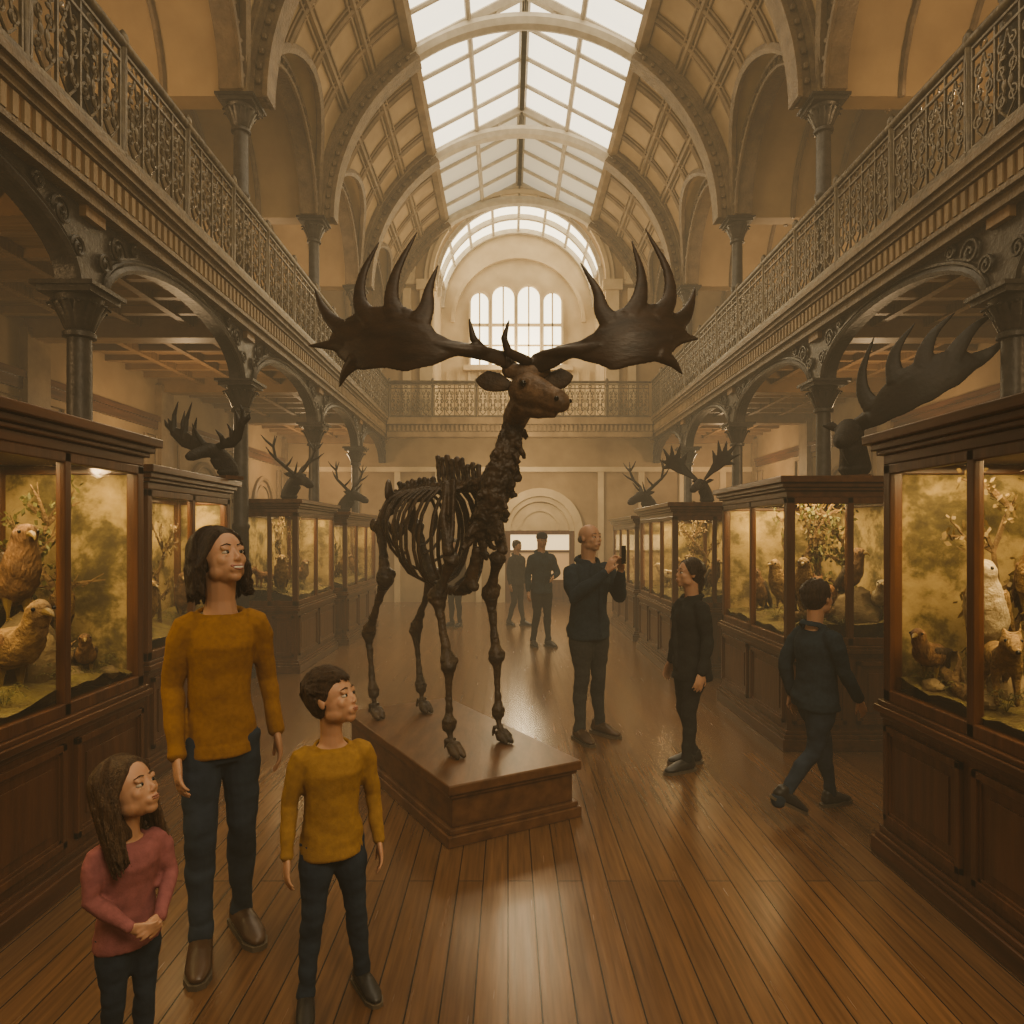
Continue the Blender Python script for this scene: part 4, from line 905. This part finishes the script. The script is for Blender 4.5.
    for s_ in (-1,1):
        ey=MB().ell((s_*.132,-.294,-.001),(.062,.060,.040),None,14,10).xf(HM).obj('eye',eyew,t)
        MB().ell((s_*.126,-.337,.004),(.033,.022,.031),None,10,8).xf(HM).obj('iris',eyeblk,ey)
        if hair!='none' : MB().tube([(s_*.06,-.362,.112),(s_*.13,-.362,.132),(s_*.21,-.308,.112)],[(.008,.010),(.011,.012),(.006,.006)],6).xf(HM).obj('eyebrow',hairmat,t)
    mb=MB();mb.ell((0,-.385,-.238),(.088,.024,.014),None,12,6);mb.ell((0,-.375,-.272 if expr!='smile' else -.302),(.078,.026,.016),None,12,6)
    if expr=='smile':
        mb=MB();mb.tube([(-.115,-.345,-.222),(-.06,-.38,-.236),(0,-.392,-.24),(.06,-.38,-.236),(.115,-.345,-.222)],.013,8);mb.tube([(-.115,-.345,-.222),(-.06,-.372,-.285),(0,-.382,-.303),(.06,-.372,-.285),(.115,-.345,-.222)],.015,8)
    mb.xf(HM);mb.obj('lips',lipm,t)
    if expr=='smile': MB().ell((0,-.372,-.266),(.092,.026,.030),None,12,6).xf(HM).obj('teeth',teeth,t)
    if hair in ('long','mid','pony','short'):
        mb=MB();mb.ell((0,.10,.20),(.378,.40,.352),None,28,18);mb.ell((0,.15,.08),(.372,.36,.34),None,24,16)
        rnd=random.Random(int(x*1000)+5);near=vox<.006
        if hair=='short':
            mb.ell((0,.20,-.08),(.31,.24,.24),None,20,12)
            for s_ in (-1,1): mb.ell((s_*.325,.0,.14),(.045,.12,.15),None,10,8)
            for k in range(210 if near else 30):
                a=rnd.uniform(-pi,pi);el=rnd.uniform(-.1,1.4) if abs(a)<1.8 else rnd.uniform(.5,1.4)
                d=V((math.sin(a)*math.cos(el),math.cos(a)*math.cos(el),math.sin(el)))
                p=V((0,.10,.20))+V((d.x*.378,d.y*.40,d.z*.352));dn=V((rnd.uniform(.2,.8),-.5,-.3)) if d.y<.2 else V((0,.1,-1));dn=(dn-d*dn.dot(d)).normalized();lift=rnd.uniform(.012,.04)
                mb.tube([p-dn*.08-d*.02,p+d*lift,p+dn*.13+d*lift*.6],[.016,.024,.006],5)
            for k in range(60 if near else 24):
                xx=rnd.uniform(-.29,.27);sh_=rnd.uniform(.02,.12);ze=.20+.07*rnd.random()+.05*abs(xx)/.3
                pts=[]
                for f_ in (0,.35,.7,1):
                    zz=.50-(xx/.34)**2*.16+( ze-(.50-(xx/.34)**2*.16))*f_;xq=xx+sh_*f_
                    xq=max(-.32,min(.32,xq));pts.append(V((xq,surf(xq,zz)-.03-(0.015 if 0<f_<1 else 0),zz)))
                mb.tube(pts,[.022,.032,.026,.007],6)
        else:
            def lock(pts,rr): mb.tube(pts,rr,6)
            wv=.08 if hair=='mid' else .035
            for k in range(130 if near else 40):
                sgn=rnd.choice((-1,1));a=rnd.uniform(.46*pi,pi)*sgn
                L_={'long':.95,'mid':.48,'pony':.0}[hair]*rnd.uniform(.75,1.12);bu=rnd.uniform(1.0,1.09)
                pts=[];rr=[]
                for q in range(6):
                    el=pi/2*(1-q/5)*.98
                    pts.append(V((.395*bu*math.sin(a)*math.cos(el)+.02*sgn,.10-.41*bu*math.cos(a)*math.cos(el)+(-.05*math.sin(el)),.20+.365*math.sin(el))));rr.append(.028)
                if hair!='pony':
                    ph=rnd.uniform(0,6)
                    for q in range(1,6):
                        tt=q/5;w=wv*math.sin(tt*6+ph)
                        pts.append(V((pts[5].x*(1+.22*tt)+w,pts[5].y+.05*tt+w*.8,.15-(.25+L_)*tt)));rr.append(.046*(1-.65*tt))
                else: pts.append(V((pts[5].x*.5,.42,-.02)));rr.append(.02)
                lock(pts,rr)
            for k in range(64 if near else 16):
                sgn=1 if k%2 else -1;u=rnd.random()**.8;ph=rnd.uniform(0,6)
                P0=[(.015,.455+.05*u),(.12,.385+.10*u),(.22,.28+.16*u),(.30,.15+.20*u)]
                pts=[];rr=[.018,.032,.036,.036]
                for (xx,zz) in P0: pts.append(V((xx*sgn,surf(xx,zz)-.028-.015*rnd.random(),zz)))
                pts.append(V((.375*sgn,-.10+.16*u,.0+.1*u)));rr.append(.036)
                if hair!='pony':
                    L_={'long':.85,'mid':.46}[hair]*rnd.uniform(.8,1.1)
                    for q in (1,2,3,4): pts.append(V(((.39+.08*q/4+wv*math.sin(q*1.5+ph))*sgn,-.08+.16*u+.03*q+wv*.6*math.cos(q*1.5+ph),.0-(.12+L_)*q/4)));rr.append(.042*(1-.19*q))
                else: pts.append(V((.28*sgn,.3,.0)));rr.append(.02)
                lock(pts,rr)
        if hair=='pony': mb.tube([(0,.44,.05),(0,.52,-.05),(0,.50,-.35),(0,.46,-.7)],[.06,.09,.10,.03],10);mb.ell((0,.2,-.1),(.28,.25,.25),None,16,10)
        if hair in('long','mid'):
            z={'long':-.55,'mid':-.28}[hair];mb.tube([(0,.22,.1),(0,.26,-.15),(0,.28,z)],[(.36,.2),(.37,.17),(.32,.12)],18,ref=(1,0,0))
        mb.xf(HM)
        mb.remesh('hair',hairmat,max(vox,.0038),0,t)
    elif hair=='bald':
        mb=MB()
        for s_ in (-1,1): mb.ell((s_*.31,.14,.0),(.05,.2,.12),None,12,8)
        mb.ell((0,.33,-.02),(.27,.13,.13),None,14,8);mb.xf(HM);mb.remesh('hair',hairmat,.008,1,t)
    elif hair=='hat':
        mb=MB();mb.ell((0,.06,.25),(.40,.44,.32),None,20,12);mb.tube([(0,-.3,.2),(0,-.55,.14)],[(.28,.04),(.22,.02)],10,ref=(1,0,0));mb.xf(HM);mb.remesh('cap',blackc,.01,1,t)
    # upper garment, flat hem so it ends straight at the hips
    cv=max(vox*1.3,.0058);ce=.008 if jacket else .0065
    mb=MB();torso(mb,ce,topz,.84 if jacket else .80,False)
    for c in 'LR': limb(mb,c,ce if jacket else .0055,True,.99)
    hw,hdp=(.086*fat+ce+.0015)*S,(.067*fat+ce+.0015)*S
    mb.tube([V((0,.005,topz-.006))*S,V((0,.005,topz+.022))*S],[(hw,hdp)]*2,24,ref=(1,0,0),cap=False)
    for c in 'LR':
        w=J['wr'+c];dd=(J['el'+c]-w).normalized();mb.tube([w,w+dd*.022*S],.0215*S,12)
    if jacket:
        mb.tube([V((.0,-.072*fat,.49))*S,V((0,-.074*fat,.73))*S,V((0,-.05,.82))*S],.010*S,6)
        mb.tube([(.056*S*math.cos(a_),.010*S+.050*S*math.sin(a_),(.835+.012*math.sin(a_))*S) for a_ in [-1.2+2*pi*k/16*.88 for k in range(17)]],[(.008*S,.018*S)]*17,8,ref=(0,0,1) if False else None)
        for s_ in (-1,1): mb.tube([V((s_*.012,-.058,.815))*S,V((s_*.034,-.070,.775))*S,V((s_*.016,-.080,.72))*S],[(.018*S,.007*S),(.020*S,.007*S),(.006*S,.005*S)],8,ref=(1,0,0))
    else: mb.tube([(.054*S*math.cos(2*pi*k/16),.006*S+.044*S*math.sin(2*pi*k/16),(.812+.006*math.sin(2*pi*k/16))*S) for k in range(17)],.0065*S,8)
    mb.xf(B);mb.remesh('jacket' if jacket else 'sweater',top,cv,2,t,wr=((.009 if jacket else .0060)*S,9/S,(1,1,1.5)))
    mb=MB()
    mb.tube([V((0,.004,.452))*S,V((0,.004,.48))*S,V((0,.004,.50))*S,V((0,.002,.545))*S],[(.076*fat*S,.058*S),(.082*fat*S,.064*S),(.082*fat*S,.062*S),(.070*fat*S,.050*S)],20,ref=(1,0,0),cap=False)
    for c in 'LR':
        limb(mb,c,.004,False,.97);w=J['an'+c];mb.tube([w+V((0,0,.03*S)),w+V((0,0,-.005*S))],.028*S,12)
        a=J['hip'+c];b=J['kn'+c];q=a.lerp(b,.22);mb.tube([V((0,.0,.465))*S,V((q.x*.6,q.y,q.z))],[.042*S,.036*S],10)
    mb.xf(B);mb.remesh('trousers',bot,cv,3,t,wr=(.0048*S,12/S,(1,1,1.7)))
    for c in 'LR':
        a=J['an'+c];ft=pose.get('ft'+c,(10 if c=='L' else -10));pt=pose.get('fp'+c,0)
        F=B@Matrix.Translation(a-V((0,0,.05*S)))@Matrix.Rotation(rad(ft),4,'Z')@Matrix.Translation(V((0,-.11*S,0)) if pt else V((0,0,0)))@Matrix.Rotation(rad(pt),4,'X')@Matrix.Translation(V((0,.11*S,0)) if pt else V((0,0,0)))@Matrix.Scale(S,4)
        mb=MB().tube([(0,.035,.030),(0,.0,.034),(0,-.05,.030),(0,-.09,.022),(0,-.118,.018)],[(.022,.022),(.027,.030),(.029,.024),(.029,.016),(.018,.010)],12,ref=(1,0,0))
        mb.tube([(0,.012,.03),(0,.012,.062)],[(.027,.034),(.024,.028)],12,ref=(1,0,0));mb.xf(F);sh=mb.remesh('shoe',shoe,max(vox,.006),2,t)
        mb=MB().extr([(.0,.055),(.022,.045),(.025,.0),(.027,-.06),(.03,-.095),(.018,-.125),(0,-.132),(-.018,-.125),(-.03,-.095),(-.027,-.06),(-.025,0),(-.022,.045)],'z',0.,.012);mb.xf(F);mb.obj('sole',sole,sh)
    if phone:
        p=(J['wrL']+J['wrR'])/2+V((0,-.06*S,.055*S));mb=MB().box(p.x-.012,p.x+.03,p.y-.007,p.y+.003,p.z-.03,p.z+.11).xf(B)
        o=mb.obj('phone',phonem,None,False,bevel=.004);tag(o,'black phone held up by the man in a dark jacket','phone')
    return t
person('woman in mustard sweater and dark jeans looking up, arms relaxed',-1.16,2.83,30,1.68,.245,58,18,must,jeans,leather,hairb,'mid',
  pose=dict(elR=(-.108,.02,.635),wrR=(-.102,-.045,.485),elL=(.114,.03,.635),wrL=(.132,.0,.50),anR=(-.05,-.04,.05),knR=(-.05,-.035,.275),anL=(.055,.045,.05),knL=(.05,.0,.275)),expr='smile',fat=.93,vox=.0045)
person('boy in yellow sweater and dark jeans gazing up, arms down',-.625,2.49,25,1.175,.205,74,16,must2,jeans2,blk,hairm,'short',
  pose=dict(anR=(-.085,-.02,.05),knR=(-.065,-.02,.275),anL=(.10,.02,.05),knL=(.075,-.01,.275)),fat=1.12,vox=.004,armk=1.08)
person('girl in pink sweater with long hair, hands clasped, looking up',-1.15,2.12,50,.98,.195,80,24,pink,jeans2,blk,hairl,'long',
  pose=dict(elL=(.125,-.03,.66),wrL=(.045,-.135,.575),elR=(-.125,-.03,.66),wrR=(-.045,-.135,.575),hdL=(-.8,-.45,-.1),hdR=(.8,-.5,-.15),hnL=(0,1,-.3),hnR=(0,1,.3),curlL=35,curlR=30),fat=1.15,vox=.004,armk=1.08)
person('bald man in dark jacket raising a phone to take a picture',.66,5.72,32,1.74,.235,40,8,navy,grey,leather,hairg,'bald',
  pose=dict(elL=(.135,-.06,.665),wrL=(.05,-.17,.79),elR=(-.14,-.06,.67),wrR=(-.03,-.165,.785),hdL=(-.35,-.25,1),hdR=(.35,-.25,1),hnL=(-1,0,-.3),hnR=(1,0,-.3),curlL=30,curlR=30,anR=(-.07,-.02,.05),anL=(.08,.02,.05)),vox=.0065,jacket=True,fat=1.2,phone=True,armk=1.2)
person('dark-clothed young woman with tied-back hair watching the skeleton',1.30,4.98,-75,1.48,.215,-80,10,blackc,blackc,blk,hairb,'pony',vox=.0065,jacket=True,fat=1.2,armk=1.1,topz=.44,
  pose=dict(anR=(-.05,.04,.05),anL=(.05,-.05,.05),knL=(.05,-.04,.275)))
person('boy in navy jacket and jeans walking past the cases',1.83,4.16,105,1.38,.215,115,4,navy,jeans2,blk,hairb,'short',vox=.0065,jacket=True,fat=1.25,armk=1.15,
  pose=dict(knL=(.05,-.09,.285),anL=(.055,-.12,.05),knR=(-.05,.05,.285),anR=(-.055,.235,.09),fpR=26,elL=(.135,.06,.65),wrL=(.13,.03,.50),elR=(-.13,-.04,.645),wrR=(-.12,-.12,.52)))
person('distant visitor in dark coat and cap standing',.50,10.4,20,1.68,.22,15,0,navy,blackc,blk,hairb,'hat',vox=.012,jacket=True,fat=1.1,pose=dict(elL=(.14,-.02,.64),wrL=(.06,-.12,.62),anR=(-.07,.03,.05),anL=(.05,-.03,.05)))
person('distant visitor in dark clothes standing by the doorway',.16,12.8,40,1.55,.20,60,0,grey,grey,blk,hairb,'short',vox=.013,jacket=True,pose=dict(anR=(-.07,.06,.05),anL=(.05,-.06,.05)))
person('distant visitor in brown top behind the skeleton',-.95,12.6,-30,1.58,.21,-20,0,cloth('brown_cloth',(.10,.06,.03)),blackc,blk,hairb,'short',vox=.013)
# ---------------------------------------------------------------- lights
warm=(1,.71,.41)
for i in range(2,len(YC)-1):
    yc=(YC[i]+YC[i+1])/2
    for sd in (-1,1):
        if i in (2,4,6): add_light('POINT',(CX+sd*4.7,yc,3.1),38 if i<6 else 60,warm,.15)  # added fill under the galleries, no fixture modelled
        if i%2: add_light('POINT',(CX+sd*4.6,yc,6.0),58,warm,.15)  # added fill for the upper galleries, no fixture modelled
add_light('AREA',(1.6,-1.0,4.4),125,(1,.82,.56),1.6,rot=(rad(42),0,rad(28)))  # added key light on the family, unseen behind the camera
for y,p_ in ((3.0,65),(8.5,90),(14.5,150)): add_light('POINT',(CX,y,7.0),p_,(1,.78,.48),.6)  # bare fill lights added in mid-air to brighten the vault
add_light('POINT',(CX,15.2,3.2),130,(1,.80,.50),.3)  # added fill to brighten the end wall and doorway
add_light('POINT',(CX,18.4,6.6),110,(1,.85,.58),.4)  # added fill inside the apse, not a fixture
w=bpy.data.worlds.new('world');scene.world=w;w.use_nodes=True;nt=w.node_tree
bg=nt.nodes['Background'];bg.inputs[0].default_value=(1,.85,.6,1);bg.inputs[1].default_value=.3
va=nt.nodes.new('ShaderNodeVolumeAbsorption');va.inputs['Color'].default_value=(0,0,0,1);va.inputs['Density'].default_value=.016
ve=nt.nodes.new('ShaderNodeEmission');ve.inputs[0].default_value=(1,.76,.44,1);ve.inputs[1].default_value=.0078  # haze put in as self-glowing air, in place of scattered light
ad=nt.nodes.new('ShaderNodeAddShader');nt.links.new(va.outputs[0],ad.inputs[0]);nt.links.new(ve.outputs[0],ad.inputs[1])
nt.links.new(ad.outputs[0],nt.nodes['World Output'].inputs['Volume'])
cam=bpy.data.cameras.new('camera');co=bpy.data.objects.new('camera',cam);COL.objects.link(co);co.location=(0,0,1.65);co.rotation_euler=(pi/2,0,0)
cam.sensor_width=36;cam.lens=700/1024*36;cam.shift_x=4/1024;cam.shift_y=23/1024;cam.clip_start=.05
scene.camera=co
